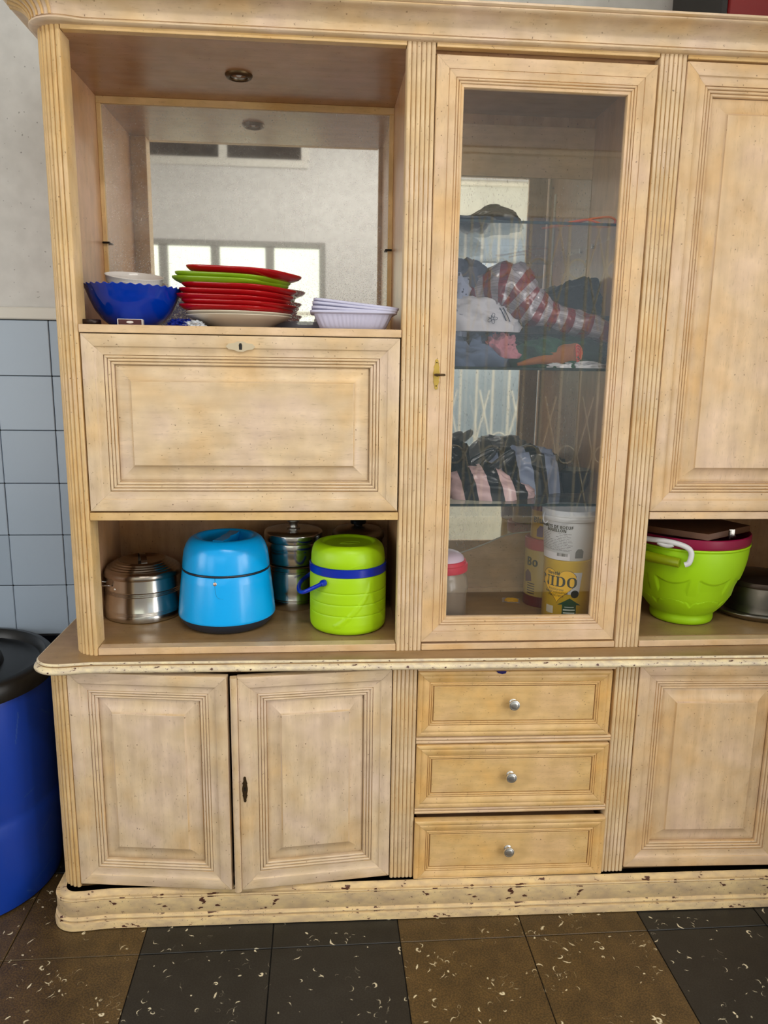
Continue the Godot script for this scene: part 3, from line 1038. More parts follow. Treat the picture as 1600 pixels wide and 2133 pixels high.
	var gp := [0.0, -0.02, 0.0, -0.0018, 0.0016, 0.0, 0.0262, 0.0, 0.0268, -0.0018, 0.0276, -0.0018, 0.0282, -0.0006, 0.0418, -0.001, 0.0424, -0.0034]
	gp += bead(0.0428, 0.0478, -0.003, 0.0026) + [0.0481, -0.005] + bead(0.0484, 0.0534, -0.0045, 0.0024) + [0.0537, -0.0062, 0.0545, -0.0056, 0.0595, -0.0062, 0.0605, -0.0075, 0.0605, -0.02, 0.0, -0.02]
	frame_members(gd, 0.4775, 1.2955, V2(gp), M.wood_v2, M.wood_h2)
	part("pane", MB.new().box(Vector3(0.058, 0.058, -0.0145), Vector3(0.4195, 1.2375, -0.0105), 0.0), M.glass, gd)
	var hp := part("handle_plate", MB.new().plate(lock_plate(0.034, 0.0078), 0.0, 0.0012), M.brass, gd)
	hp.position = Vector3(0.0185, 0.637, 0.0)
	var hk := MB.new()
	hk.xf = Transform3D(Basis.IDENTITY, Vector3(0.0185, 0.636, 0.0))
	hk.tube(PackedVector3Array([Vector3(0, 0, 0), Vector3(0, 0, 0.016)]), 0.0034, 12)
	var bow := PackedVector3Array()
	for k in 20:
		bow.append(Vector3(0.0035 + cos(TAU * k / 20) * 0.0105, 0.0006, 0.027 + sin(TAU * k / 20) * 0.0105))
	hk.tube(bow, 0.0026, 8, true)
	part("key", hk, M.old_brass, gd)
	for yy in [0.663, 0.611]:
		var sc := part("screw", MB.new().lathe(V2([0.0, 0.0, 0.0016, 0.0, 0.0012, 0.0008, 0.0, 0.001]), 10), M.dark_metal, gd)
		sc.position = Vector3(0.0185, yy + 0.0005, 0.0012)
		sc.rotation.x = PI / 2

	# --- cupboard at the end, over an open bay
	var c := thing("cupboard", "beech cupboard with raised panel door above an open bay holding a lime green basin", "cabinet")
	part("top_rail", MB.new().box(Vector3(1.3055, 1.3305, -0.02), Vector3(1.86, 1.345, 0.0), 0.001), M.yellow_h, c)
	part("middle_rail", MB.new().box(Vector3(1.3052, 0.3232, -0.03), Vector3(1.86, 0.341, 0.0), 0.001), M.wood_h2, c)
	part("bottom_rail", MB.new().box(Vector3(1.3052, 0.0005, -0.03), Vector3(1.86, 0.0165, 0.0003), 0.0014), M.wood_h2, c)
	part("side_board", MB.new().box(Vector3(1.2675, 0.001, -0.42), Vector3(1.284, 1.34, -0.03), 0.0), M.inner_v, c)
	part("side_board", MB.new().box(Vector3(1.88, 0.001, -0.42), Vector3(1.895, 1.34, -0.03), 0.0), M.inner_v, c)
	part("back_board", MB.new().box(Vector3(1.268, 0.001, -0.43), Vector3(1.894, 1.34, -0.42), 0.0), M.inner_v, c)
	part("ceiling_board", MB.new().box(Vector3(1.284, 1.328, -0.42), Vector3(1.88, 1.343, -0.02), 0.0), M.inner_h, c)
	part("shelf", MB.new().box(Vector3(1.284, 0.3234, -0.42), Vector3(1.88, 0.341, -0.03), 0.0), M.inner_h, c)
	part("floor_board", MB.new().box(Vector3(1.284, 0.001, -0.42), Vector3(1.88, 0.0178, -0.03), 0.0), M.top, c)
	part("pilaster", MB.new().prism(reeded(1.86, 1.92, -0.03, 6), 0.0, 1.3445), M.pilaster, c)
	var cd := sub("door", c, Vector3(1.3055, 0.343, 0.0008))
	panel_door(cd, 0.553, 0.983, M.wood_v2, M.wood_h2, M.wood_v2)

	# --- cornice over all three
	var co := thing("cornice", "long coved cornice with fluted rounded end, running along the top of the wall unit", "cornice")
	var path := outline(-0.062, -0.42, Vector2(0, -0.05), 0.062, 0.0015, 0.055, 1.95)
	var prof := [-0.03, 1.3385, 0.003, 1.3385, 0.008, 1.3395, 0.0112, 1.3425, 0.0108, 1.3455, 0.008, 1.3472, 0.0045, 1.3476, 0.0035, 1.3495]
	for k in 9:
		var t := PI / 2.0 * k / 8.0
		prof += [0.006 + 0.040 * (1.0 - cos(t)), 1.35 + 0.032 * sin(t)]
	prof += [0.0478, 1.3826, 0.0515, 1.3838, 0.0535, 1.3862, 0.0525, 1.3884, 0.0495, 1.3892, 0.0545, 1.3898, 0.058, 1.3922, 0.058, 1.396, 0.055, 1.3975]
	part("cove_moulding", MB.new().moulding(path, V2(prof)), M.wood_h, co)
	# fluted facing on the rounded end of the cove
	var rib := MB.new()
	for i in 7:
		var a := PI - PI / 2.0 * (i + 0.2) / 7.0
		var pts := PackedVector3Array()
		for k in 7:
			var t := PI / 2.0 * k / 6.0
			var rr := 0.0685 + 0.040 * (1.0 - cos(t))
			pts.append(Vector3(cos(a) * rr, 1.35 + 0.032 * sin(t), -0.05 + sin(a) * rr))
		rib.tube(pts, [0.003, 0.0032, 0.0035, 0.004, 0.0045, 0.005, 0.0052], 8)
	part("fluting", rib, M.post, co)
	var top := PackedVector2Array()
	for q in path:
		top.append(q)
	top.append(Vector2(1.95, -0.42))
	part("top_board", MB.new().prism(top, 1.385, 1.396), M.wood_h, co)

# ------------------------------------------------------------------ base unit
func build_lower() -> void:
	var w := low("worktop", "long dusty worktop with rounded end and chipped cream edge moulding under the upper cabinets", "worktop")
	var path := outline(-0.146, -0.425, Vector2(-0.082, -0.018), 0.064, 0.036, 0.005, 1.98)
	part("edge_moulding", MB.new().moulding(path, V2([-0.04, -0.0262, -0.012, -0.0262, -0.0055, -0.0255, -0.0018, -0.0228, 0.0, -0.019, -0.0012, -0.0152, -0.0045, -0.0118, -0.0085, -0.0098, -0.0125, -0.0092, -0.0135, -0.0082, -0.0122, -0.0074, -0.0092, -0.0066, -0.0072, -0.0046, -0.0072, -0.0026, -0.0088, -0.0006, -0.0106, 0.0]), 0.6), M.chip, w)
	var board := PackedVector2Array()
	for i in path.size():
		board.append(path[i])
	board.append(Vector2(1.98, -0.425))
	var sh := Geometry2D.offset_polygon(board, -0.0104)
	part("top_board", MB.new().prism(sh[0], -0.02, -0.0002), M.top, w)

	# cupboard with two doors that no longer shut
	var a := low("base_cupboard", "two-door base cupboard with reeded corner post, its panelled doors standing slightly ajar", "cabinet")
	part("corner_post", MB.new().prism(reeded_corner(Vector2(-0.072, -0.05), 0.05, 7), -0.6, -0.026), M.post, a)
	part("pilaster", MB.new().prism(reeded(0.6922, 0.7512, -0.03, 6), -0.5995, -0.026), M.pilaster, a)
	part("side_board", MB.new().box(Vector3(-0.121, -0.6, -0.42), Vector3(-0.105, -0.027, -0.05), 0.0), M.wood_v2, a)
	part("side_board", MB.new().box(Vector3(0.712, -0.6, -0.42), Vector3(0.728, -0.027, -0.03), 0.0), M.inner_v, a)
	part("back_board", MB.new().box(Vector3(-0.12, -0.6, -0.425), Vector3(0.728, -0.027, -0.42), 0.0), M.inner_v, a)
	part("floor_board", MB.new().box(Vector3(-0.072, -0.5995, -0.42), Vector3(0.6915, -0.5885, -0.0245), 0.0), M.inner_h, a)
	var d1 := sub("door", a, Vector3(-0.0712, -0.5905, 0.0))
	d1.rotation.y = -0.107
	panel_door(d1, 0.3755, 0.5555, M.wood_v, M.wood_h, M.wood_v)
	var d2 := sub("door", a, Vector3(0.6905, -0.5925, 0.0))
	d2.rotation.y = 0.107
	var holder := d2
	var w2 := 0.3655
	var leaf := MB.new()
	frame_shift(d2, w2, 0.5555)
	var ast := part("astragal", MB.new().prism(V2([-w2 - 0.0165, -0.012, -w2 - 0.0165, 0.001, -w2 - 0.0145, 0.0045, -w2 - 0.0105, 0.0066, -w2 - 0.006, 0.0066, -w2 - 0.002, 0.0045, -w2 - 0.0004, 0.001, -w2 - 0.0004, -0.012]), -0.001, 0.5565, 0.5), M.wood_v, d2)
	var lp := part("lock_plate", MB.new().plate(lock_plate(0.0335, 0.0068), 0.0, 0.0014), M.old_brass, d2)
	lp.position = Vector3(-w2 + 0.0125, 0.2715, 0.0)
	var kh := part("keyhole", MB.new().plate(V2([-0.0012, -0.005, 0.0012, -0.005, 0.0014, 0.001, 0.0024, 0.003, 0.001, 0.0055, -0.001, 0.0055, -0.0024, 0.003, -0.0014, 0.001]), 0.0014, 0.0017), M.black, d2)
	kh.position = Vector3(-w2 + 0.0125, 0.2725, 0.0)

	# chest of three drawers
	var c := low("drawer_chest", "base chest of three yellowed drawers with small round metal knobs", "chest of drawers")
	part("top_rail", MB.new().box(Vector3(0.752, -0.0425, -0.02), Vector3(1.2378, -0.026, 0.0008), 0.0012), M.wood_h2, c)
	var rp := [-0.012, 0.0] + []
	for y in [-0.2335, -0.4235]:
		var rl := MB.new()
		rl.box(Vector3(0.752, y, -0.02), Vector3(1.2378, y + 0.0175, -0.003), 0.001)
		for q in [0.0045, 0.0128]:
			rl.tube(PackedVector3Array([Vector3(0.752, y + q, -0.003), Vector3(1.2378, y + q, -0.003)]), 0.004, 10)
		part("drawer_rail", rl, M.wood_h2, c)
	part("side_board", MB.new().box(Vector3(0.73, -0.6, -0.42), Vector3(0.745, -0.027, -0.03), 0.0), M.inner_v, c)
	part("side_board", MB.new().box(Vector3(1.2495, -0.6, -0.42), Vector3(1.2655, -0.027, -0.03), 0.0), M.inner_v, c)
	part("back_board", MB.new().box(Vector3(0.73, -0.6, -0.425), Vector3(1.265, -0.027, -0.42), 0.0), M.inner_v, c)
	part("pilaster", MB.new().prism(reeded(1.2385, 1.297, -0.03, 6), -0.5995, -0.026), M.pilaster, c)
	var dp := [0.0, -0.02, 0.0, -0.0018, 0.0018, 0.0, 0.0095, 0.0, 0.0105, -0.0008, 0.0115, -0.0014, 0.013, -0.0004, 0.016, 0.0002, 0.02, -0.0004, 0.025, -0.0022, 0.0282, -0.0038, 0.0288, -0.0062]
	dp += bead(0.0292, 0.0332, -0.005, 0.0022) + [0.0335, -0.0072] + bead(0.0338, 0.0378, -0.0062, 0.0022) + [0.038, -0.0115, 0.0, -0.02]
	for q in [[-0.2125, -0.0435, 0.0025, 0.477, 0.0], [-0.4055, -0.236, 0.0025, 0.4815, 0.0], [-0.609, -0.4395, 0.006, 0.4865, 0.004]]:
		var dr := sub("drawer", c, Vector3(0.7525, q[0], q[2]))
		dr.rotation.z = -0.005
		var hh: float = q[1] - q[0]
		frame_members(dr, q[3], hh, V2(dp), M.drawer_v, M.drawer_h)
		part("panel", panel_mesh(Vector2(0.0382, 0.0382), Vector2(q[3] - 0.0382, hh - 0.0382), V2([0.0, -0.011, 0.0014, -0.0105, 0.0018, -0.0062, 0.0026, -0.0056])), M.drawer_h, dr)
		part("body", MB.new().box(Vector3(0.01, 0.01, -0.3), Vector3(q[3] - 0.01, hh - 0.02, -0.0135), 0.0), M.inner_h, dr)
		var kn := part("knob", MB.new().lathe(V2([0.0, -0.001, 0.0095, -0.001, 0.0095, 0.0012, 0.0064, 0.003, 0.0056, 0.0085, 0.0066, 0.0105, 0.0108, 0.0125, 0.0132, 0.0145, 0.0136, 0.0168, 0.0126, 0.0186, 0.0108, 0.0192, 0.0104, 0.0184, 0.0096, 0.0184, 0.0092, 0.0198, 0.0075, 0.0206, 0.004, 0.021, 0.0, 0.0211]), 32), M.nickel, dr)
		kn.position = Vector3(q[3] * 0.492, hh * 0.5 + 0.002, -0.0052)
		kn.rotation.x = PI / 2
	# scrap of a sticker over the top drawer
	var stk := part("sticker", MB.new().plate(V2([-0.012, 0.0, -0.007, -0.005, 0.003, -0.0075, 0.011, -0.006, 0.0135, 0.0]), 0.0, 0.0006), mat(Color(0.1, 0.09, 0.36), 0.3), c)
	stk.position = Vector3(0.9535, -0.0432, 0.0028)

	# cupboard at the end
	var e := low("base_cupboard", "base cupboard with one tall raised panel door beside the drawers", "cabinet")
	part("pilaster", MB.new().prism(reeded(1.86, 1.92, -0.03, 6), -0.5995, -0.026), M.pilaster, e)
	part("side_board", MB.new().box(Vector3(1.2665, -0.6, -0.42), Vector3(1.2825, -0.027, -0.03), 0.0), M.inner_v, e)
	part("back_board", MB.new().box(Vector3(1.267, -0.6, -0.425), Vector3(1.9, -0.027, -0.42), 0.0), M.inner_v, e)
	part("side_board", MB.new().box(Vector3(1.9, -0.6, -0.42), Vector3(1.915, -0.027, -0.03), 0.0), M.inner_v, e)
	part("floor_board", MB.new().box(Vector3(1.2985, -0.5995, -0.42), Vector3(1.86, -0.587, -0.0245), 0.0), M.inner_h, e)
	var d3 := sub("door", e, Vector3(1.299, -0.588, 0.0))
	d3.rotation.y = -0.02
	panel_door(d3, 0.41, 0.5545, M.wood_v2, M.wood_h2, M.wood_v2)
	var d4 := sub("door", e, Vector3(1.7135, -0.588, 0.0))
	panel_door(d4, 0.145, 0.5545, M.wood_v2, M.wood_h2, M.wood_v2)

	# plinth
	var p := low("plinth", "long moulded plinth with rounded end and worn cream paint, standing on the tiled floor", "plinth")
	var pp := outline(-0.14, -0.42, Vector2(-0.08, -0.015), 0.06, 0.0375, 0.015, 1.98)
	part("base_moulding", MB.new().moulding(pp, V2([-0.004, -0.6895, 0.0, -0.688, 0.0006, -0.674, -0.0008, -0.669, -0.0055, -0.6678, -0.009, -0.6668, -0.009, -0.6655, -0.0045, -0.6648, -0.0022, -0.6628, -0.0022, -0.6602, -0.0045, -0.6584, -0.0085, -0.6576, -0.0098, -0.656, -0.0082, -0.6545, -0.0062, -0.652, -0.0062, -0.6138, -0.0088, -0.6128, -0.0088, -0.6116, -0.0062, -0.611, -0.005, -0.6092, -0.0058, -0.6072, -0.0095, -0.6066, -0.0118, -0.6078, -0.0148, -0.6072, -0.0185, -0.6052, -0.0235, -0.602, -0.0262, -0.6004, -0.03, -0.6, -0.05, -0.6]), 0.7), M.chip_less, p)
	var pb := PackedVector2Array()
	for q in pp:
		pb.append(q)
	pb.append(Vector2(1.98, -0.42))
	var off := Geometry2D.offset_polygon(pb, -0.03)
	part("top_board", MB.new().prism(off[0], -0.62, -0.6), M.top, p)

# a panel door whose hinge side is at x = 0 and whose leaf runs to -w
func frame_shift(parent: Node, w: float, h: float) -> void:
	var before := parent.get_child_count()
	panel_door(parent, w, h, M.wood_v, M.wood_h, M.wood_v)
	for i in range(before, parent.get_child_count()):
		parent.get_child(i).position.x -= w

# ------------------------------------------------------------------ shapes for the loose things
func planar_uv(mb: MB, ax: Vector3, ay: Vector3) -> void:
	for i in mb.v.size():
		mb.u[i] = Vector2(mb.v[i].dot(ax), mb.v[i].dot(ay))

func dot_ring(a: float, p: float) -> float:
	return 1.0 / pow(pow(absf(cos(a)), p) + pow(absf(sin(a)), p), 1.0 / p)

# rings of a rounded-square dish: each level is (half width, y, exponent)
func square_dish(levels: Array, seg := 72, aspect := 1.0, flute := 0.0) -> MB:
	var rows := []
	for l in levels:
		var r := PackedVector3Array()
		for j in seg:
			var a := TAU * j / seg
			var k: float = maxf(l[0], 1e-5) * dot_ring(a, l[2])
			if flute > 0.0 and l.size() > 3:
				k += flute * (1.0 if j % 4 < 2 else -1.0)
			r.append(Vector3(cos(a) * k * aspect, l[1], sin(a) * k))
		rows.append(r)
	var mb := MB.new()
	var prof := PackedVector2Array()
	for l in levels:
		prof.append(Vector2(l[0], l[1]))
	return ringed(rows, prof)

# rings about the y axis whose outside lies to the right of the profile's travel
func ringed(rows: Array, prof: PackedVector2Array) -> MB:
	var mb := MB.new()
	var nr := rows.size()
	var nc: int = rows[0].size()
	var nm := []
	for i in nr:
		var d := (prof[mini(i + 1, nr - 1)] - prof[maxi(i - 1, 0)]).normalized()
		var r := PackedVector3Array()
		for j in nc:
			var pu: Vector3 = rows[i][(j + 1) % nc] - rows[i][(j - 1 + nc) % nc]
			var pv: Vector3 = rows[mini(i + 1, nr - 1)][j] - rows[maxi(i - 1, 0)][j]
			var p: Vector3 = rows[i][j]
			var rad := Vector3(p.x, 0, p.z).normalized()
			var want := rad * d.y + Vector3.UP * -d.x
			var q := pu.cross(pv)
			if prof[i].x < 1e-4 or q.length_squared() < 1e-20:
				q = want
			q = q.normalized()
			r.append(q if q.dot(want) >= 0.0 else -q)
		nm.append(r)
	for i in nr - 1:
		for j in nc:
			var k := (j + 1) % nc
			mb.quad(rows[i][j], rows[i][k], rows[i + 1][k], rows[i + 1][j], nm[i][j], nm[i][k], nm[i + 1][k], nm[i + 1][j],
				Vector2(float(j) / nc, float(i) / nr), Vector2(float(j + 1) / nc, float(i) / nr), Vector2(float(j + 1) / nc, float(i + 1) / nr), Vector2(float(j) / nc, float(i + 1) / nr))
	return mb

# a crumpled heap of cloth: half-sizes h, folds from noise, flat underneath
func mound(h: Vector3, sd: int, fold := 0.16, freq := 2.2, pu := 0.75, seg := 56, rings := 22) -> MB:
	var f := FastNoiseLite.new()
	f.seed = sd
	f.frequency = freq
	f.noise_type = FastNoiseLite.TYPE_SIMPLEX_SMOOTH
	f.fractal_type = FastNoiseLite.FRACTAL_RIDGED
	f.fractal_octaves = 3
	var g := FastNoiseLite.new()
	g.seed = sd + 77
	g.frequency = freq * 0.5
	var rows := []
	for i in rings + 1:
		var r := PackedVector3Array()
		var e := PI / 2.0 * i / rings
		var ce := pow(cos(e), pu)
		var se := pow(sin(e), pu)
		for j in seg:
			var a := TAU * j / seg
			var d := Vector3(cos(a) * cos(e), sin(e), sin(a) * cos(e))
			var k := 1.0 + fold * f.get_noise_3dv(d + Vector3(0, 0, 0.1 * sd)) + fold * 1.3 * g.get_noise_3dv(d)
			r.append(Vector3(cos(a) * ce * h.x * k, se * h.y * lerpf(1.0, k, 0.8), sin(a) * ce * h.z * k))
		rows.append(r)
	var mb := MB.new()
	mb.grid(rows, true, Vector3.UP)
	var base: PackedVector3Array = rows[0]
	for j in seg:
		mb.tri(Vector3.ZERO, base[j], base[(j + 1) % seg], Vector3.DOWN, Vector3.DOWN, Vector3.DOWN)
	return mb

# a soft roll along a path: per-point half height and half depth, wrinkled
func soft_roll(path: Array, hv: Array, hd: Array, sd: int, wr := 0.12, seg := 28, steps := 9) -> MB:
	var p := spline(path, steps)
	var f := FastNoiseLite.new()
	f.seed = sd
	f.frequency = 14.0
	f.fractal_octaves = 3
	var rows := []
	var n := p.size()
	for i in n:
		var t := float(i) / (n - 1) * (path.size() - 1)
		var k := mini(int(t), path.size() - 2)
		var a: float = lerpf(hv[k], hv[k + 1], smoothstep(0.0, 1.0, t - k))
		var b: float = lerpf(hd[k], hd[k + 1], smoothstep(0.0, 1.0, t - k))
		var d := (p[mini(i + 1, n - 1)] - p[maxi(i - 1, 0)]).normalized()
		var s := d.cross(Vector3.UP).normalized()
		var w := s.cross(d).normalized()
		var ring := PackedVector3Array()
		for j in seg:
			var q := TAU * j / seg
			var v := p[i] + w * sin(q) * a + s * cos(q) * b
			var m := 1.0 + wr * f.get_noise_3dv(v * 1.6)
			ring.append(p[i] + (v - p[i]) * m)
		rows.append(ring)
	var mb := MB.new()
	mb.grid(rows, true)
	for e in [0, n - 1]:
		var o: Vector3 = (p[0] - p[1] if e == 0 else p[n - 1] - p[n - 2]).normalized()
		for j in seg:
			mb.tri(p[e], rows[e][j], rows[e][(j + 1) % seg], o, o, o, Vector2(0, float(e) / n), Vector2(0, float(e) / n), Vector2(0, float(e) / n))
	return mb

# a lathe whose radius and height are changed by a rule (angle, step, point) -> Vector2
func lathe_rule(p: PackedVector2Array, seg: int, rule: Callable) -> MB:
	var rows := []
	for i in p.size():
		var r := PackedVector3Array()
		for j in seg:
			var a := -PI + TAU * j / seg
			var q: Vector2 = rule.call(a, i, p[i])
			r.append(Vector3(sin(a) * q.x, q.y, cos(a) * q.x))
		rows.append(r)
	return ringed(rows, p)

# lettering bent round an upright cylinder; a0 is where its middle stands
func wrapped_text(text: String, size: float, radius: float, a0: float, y: float, bold := true, serif := false) -> MB:
	var t := TextMesh.new()
	var f := SystemFont.new()
	f.font_names = PackedStringArray(["Droid Serif" if serif else "Droid Sans"])
	f.font_weight = 700 if bold else 400
	t.font = f
	t.text = text
	t.font_size = 64
	t.pixel_size = size / 46.0
	t.depth = 0.0006
	t.curve_step = 3.0
	var mb := MB.new()
	var arr := t.get_mesh_arrays()
	var vs: PackedVector3Array = arr[Mesh.ARRAY_VERTEX]
	var idx = arr[Mesh.ARRAY_INDEX]
	var order := PackedInt32Array(idx) if idx != null else PackedInt32Array(range(vs.size()))
	for i in range(0, order.size() - 2, 3):
		var q := []
		for k in 3:
			var v := vs[order[i + k]]
			var a := a0 + v.x / radius
			var rr := radius + 0.0004 + v.z
			q.append([Vector3(sin(a) * rr, y + v.y, cos(a) * rr), Vector3(sin(a), 0, cos(a))])
		mb.tri(q[0][0], q[1][0], q[2][0], q[0][1], q[1][1], q[2][1])
	return mb

# a printed patch of any outline laid round a cylinder or cone
func wrapped_patch(mb: MB, poly: PackedVector2Array, a0: float, y0: float, radius: Callable, lift := 0.0003) -> MB:
	var lo := 1e9
	var hi := -1e9
	for q in poly:
		lo = minf(lo, q.x)
		hi = maxf(hi, q.x)
	var x := lo
	while x < hi - 1e-6:
		var x2 := minf(x + 0.004, hi)
		for piece in Geometry2D.intersect_polygons(poly, V2([x, -1.0, x2, -1.0, x2, 1.0, x, 1.0])):
			var t := Geometry2D.triangulate_polygon(piece)
			for i in range(0, t.size(), 3):
				var q := []
				for k in 3:
					var w: Vector2 = piece[t[i + k]]
					var rr: float = radius.call(y0 + w.y)
					var a: float = a0 + w.x / rr
					q.append([Vector3(sin(a) * (rr + lift), y0 + w.y, cos(a) * (rr + lift)), Vector3(sin(a), 0, cos(a))])
				mb.tri(q[0][0], q[1][0], q[2][0], q[0][1], q[1][1], q[2][1])
		x = x2
	return mb

func rect(w: float, h: float) -> PackedVector2Array:
	return V2([-w / 2, -h / 2, w / 2, -h / 2, w / 2, h / 2, -w / 2, h / 2])

# ------------------------------------------------------------------ things in the upper bay
func build_shelf_things() -> void:
	var Y := 0.7555
	# blue glass bowl with a scalloped rim
	var b := thing("glass_bowl", "large cobalt blue glass bowl with scalloped rim on the upper shelf", "bowl", Vector3(0.088, Y, -0.135))
	var bp := [0.0, 0.0, 0.05, 0.0, 0.056, 0.003, 0.07, 0.014, 0.085, 0.033, 0.0945, 0.052, 0.0985, 0.0605, 0.0995, 0.064, 0.1005, 0.0665, 0.1045, 0.077, 0.110, 0.0875, 0.1105, 0.089, 0.109, 0.0885, 0.103, 0.077, 0.099, 0.066, 0.093, 0.052, 0.0835, 0.034, 0.069, 0.0165, 0.05, 0.005, 0.0, 0.004]
	var bm := lathe_rule(V2(bp), 216, func(a, i, q):
		var k := clampf((q.y - 0.066) / 0.023, 0.0, 1.0)
		return Vector2(q.x + 0.0012 * k * cos(a * 36.0), q.y + 0.0017 * k * cos(a * 36.0)))
	var blue := clear(Color(0.0, 0.2, 0.66), 0.86, 0.06)
	part("body", bm, blue, b)
	b.rotation.z = -0.022
	# two white ribbed bowls lying tilted in it
	for k in 2:
		var w := thing("ribbed_bowl", ["small white ribbed bowl lying tilted on top inside the blue glass bowl", "white ribbed bowl nested under the tilted one inside the blue glass bowl"][k], "bowl", Vector3(0.0895 + 0.006 * k, Y + 0.062 - 0.0115 * k, -0.142), "white bowls nested in the blue bowl")
		var wp := [0.0, 0.0, 0.03, 0.0, 0.036, 0.004, 0.05, 0.02, 0.059, 0.036]
		for r in 4:
			wp += [0.0605 + r * 0.0003, 0.037 + r * 0.0028, 0.062 + r * 0.0003, 0.0384 + r * 0.0028]
		wp += [0.0625, 0.0495, 0.0652, 0.0525, 0.0648, 0.0538, 0.0625, 0.0535, 0.059, 0.044, 0.0545, 0.032, 0.046, 0.018, 0.033, 0.006, 0.0, 0.004]
		var wm := lathe_rule(V2(wp), 128, func(a, i, q):
			var rib := 1.0 if i > 4 and i < 13 else 0.0
			return Vector2(q.x + rib * 0.0006 * cos(a * 64.0), q.y))
		part("body", wm, mat(Color(0.85, 0.83, 0.82), 0.2), w)
		w.rotation = Vector3(0.2, 0.3 * k, -0.085)
	# melamine plates: seven square ones in red and green on two round cream ones
	var lv := [[0.0, 0.0, 2.0], [0.066, 0.0, 3.0], [0.069, 0.0012, 3.0], [0.084, 0.004, 3.4], [0.1, 0.0085, 3.8], [0.1095, 0.0135, 4.0], [0.1138, 0.0185, 4.2], [0.1148, 0.0215, 4.2], [0.1145, 0.0232, 4.2], [0.1125, 0.0238, 4.2], [0.109, 0.0218, 4.0], [0.1, 0.0155, 3.8], [0.086, 0.0095, 3.4], [0.068, 0.0065, 3.0], [0.0, 0.006, 2.0]]
	var sq := square_dish(lv, 96).mesh()
	var red := mat(Color(0.66, 0.05, 0.08), 0.18)
	var green := mat(Color(0.5, 0.64, 0.1), 0.2)
	var order := [[0.0455, red, "lowest red square plate, resting directly on the cream plates"], [0.0565, red, "second red square plate up in the stack on the cream plates"], [0.068, red, "third red square plate up in the stack on the cream plates"], [0.080, red, "fourth red square plate up in the stack on the cream plates"], [0.0935, red, "fifth red square plate up, directly below the two green plates"],
		[0.1055, green, "lower of the two lime green square plates in the stack"], [0.1145, green, "upper of the two lime green square plates in the stack"], [0.1285, red, "red square plate lying on top of the whole plate stack"]]
	for k in order.size():
		var o: Array = order[k]
		var p := thing("square_plate", o[2], "plate", Vector3(0.325 + 0.007 * sin(k * 2.1) - (0.008 if k == 5 or k == 6 else 0.0) + (0.012 if k == 7 else 0.0), Y + o[0] - 0.019, -0.158), "square plates stacked on the cream plates")
		part("dish", sq, o[1], p)
		p.rotation = Vector3(0.0, -0.42 - 0.03 * sin(k * 1.7), -0.035 - 0.004 * k)
	for k in 2:
		var c := thing("dinner_plate", ["bottom round cream plate under the stack of red plates", "upper round cream plate between the red plates and the other cream one"][k], "plate", Vector3(0.3285, Y + 0.0068 * k, -0.15), "cream plates under the stack")
		part("dish", MB.new().lathe(V2([0.0, 0.0, 0.066, 0.0, 0.07, 0.0025, 0.078, 0.007, 0.1, 0.0175, 0.122, 0.0262, 0.1238, 0.0278, 0.1228, 0.0294, 0.12, 0.029, 0.099, 0.021, 0.077, 0.0105, 0.066, 0.006, 0.0, 0.0055]), 96), mat(Color(0.82, 0.78, 0.71), 0.2), c)
		c.rotation.z = -0.012 * k
	# foam trays
	var tl := [[0.0, 0.0, 3.0], [0.07, 0.0, 9.0], [0.0735, 0.0015, 9.0], [0.0765, 0.008, 9.0, 1], [0.087, 0.0325, 10.0, 1], [0.0882, 0.0335, 10.0], [0.0955, 0.0352, 10.0], [0.0972, 0.0365, 10.0], [0.0972, 0.0405, 10.0], [0.094, 0.0412, 10.0], [0.0865, 0.038, 10.0], [0.073, 0.0065, 9.0], [0.069, 0.005, 9.0], [0.0, 0.005, 3.0]]
	var foam := mat(Color(0.76, 0.76, 0.86), 0.55)
	var tb := square_dish(tl, 248, 1.0, 0.0007)
	for i in tb.v.size():
		tb.v[i].z *= 0.72
	var trm := tb.mesh()
	for k in 4:
		var t := thing("foam_tray", ["lowest lavender foam tray, standing flat on the upper shelf", "second lavender foam tray, nested askew in the lowest one", "third lavender foam tray up, nested in the stack beside the plates", "topmost lavender foam tray of the nested stack"][k], "tray", Vector3(0.5935 + 0.001 * k, Y + [0.0, 0.0045, 0.0115, 0.0175][k], -0.098), "nested foam trays")
		part("dish", trm, foam, t)
		t.rotation = Vector3(0, 0.03 * sin(k * 3.0), [0.0, -0.055, -0.085, -0.1][k])
	# a clear tray behind the plates and a crumpled plastic bag
	var ct := thing("plastic_saucer", "shallow grey plastic saucer lying behind the cream plates beside the foam trays", "saucer", Vector3(0.49, Y, -0.29))
	part("dish", MB.new().lathe(V2([0.0, 0.0, 0.09, 0.0, 0.094, 0.003, 0.102, 0.021, 0.101, 0.022, 0.091, 0.004, 0.0, 0.002]), 48), clear(Color(0.6, 0.63, 0.72), 0.55, 0.2), ct)
	var bag := thing("plastic_bag", "crumpled blue and white plastic bag between the glass bowl and the plates", "bag", Vector3(0.205, Y, -0.10))
	part("film", mound(Vector3(0.03, 0.016, 0.05), 4, 0.35, 3.0), mat(Color(0.05, 0.16, 0.6), 0.25), bag)
	var wpart := part("white_film", mound(Vector3(0.02, 0.012, 0.026), 9, 0.35, 3.0), mat(Color(0.85, 0.87, 0.9), 0.25), bag)
	wpart.position = Vector3(0.032, 0.0, 0.035)
	# matchbox
	var mbx := thing("matchbox", "small maroon matchbox with white edges and an oval emblem, at the shelf edge", "matchbox", Vector3(0.103, Y, -0.03))
	part("sleeve", MB.new().box(Vector3(-0.0265, 0, -0.036), Vector3(0.0265, 0.0135, 0), 0.0006), mat(Color(0.86, 0.84, 0.82), 0.6), mbx)
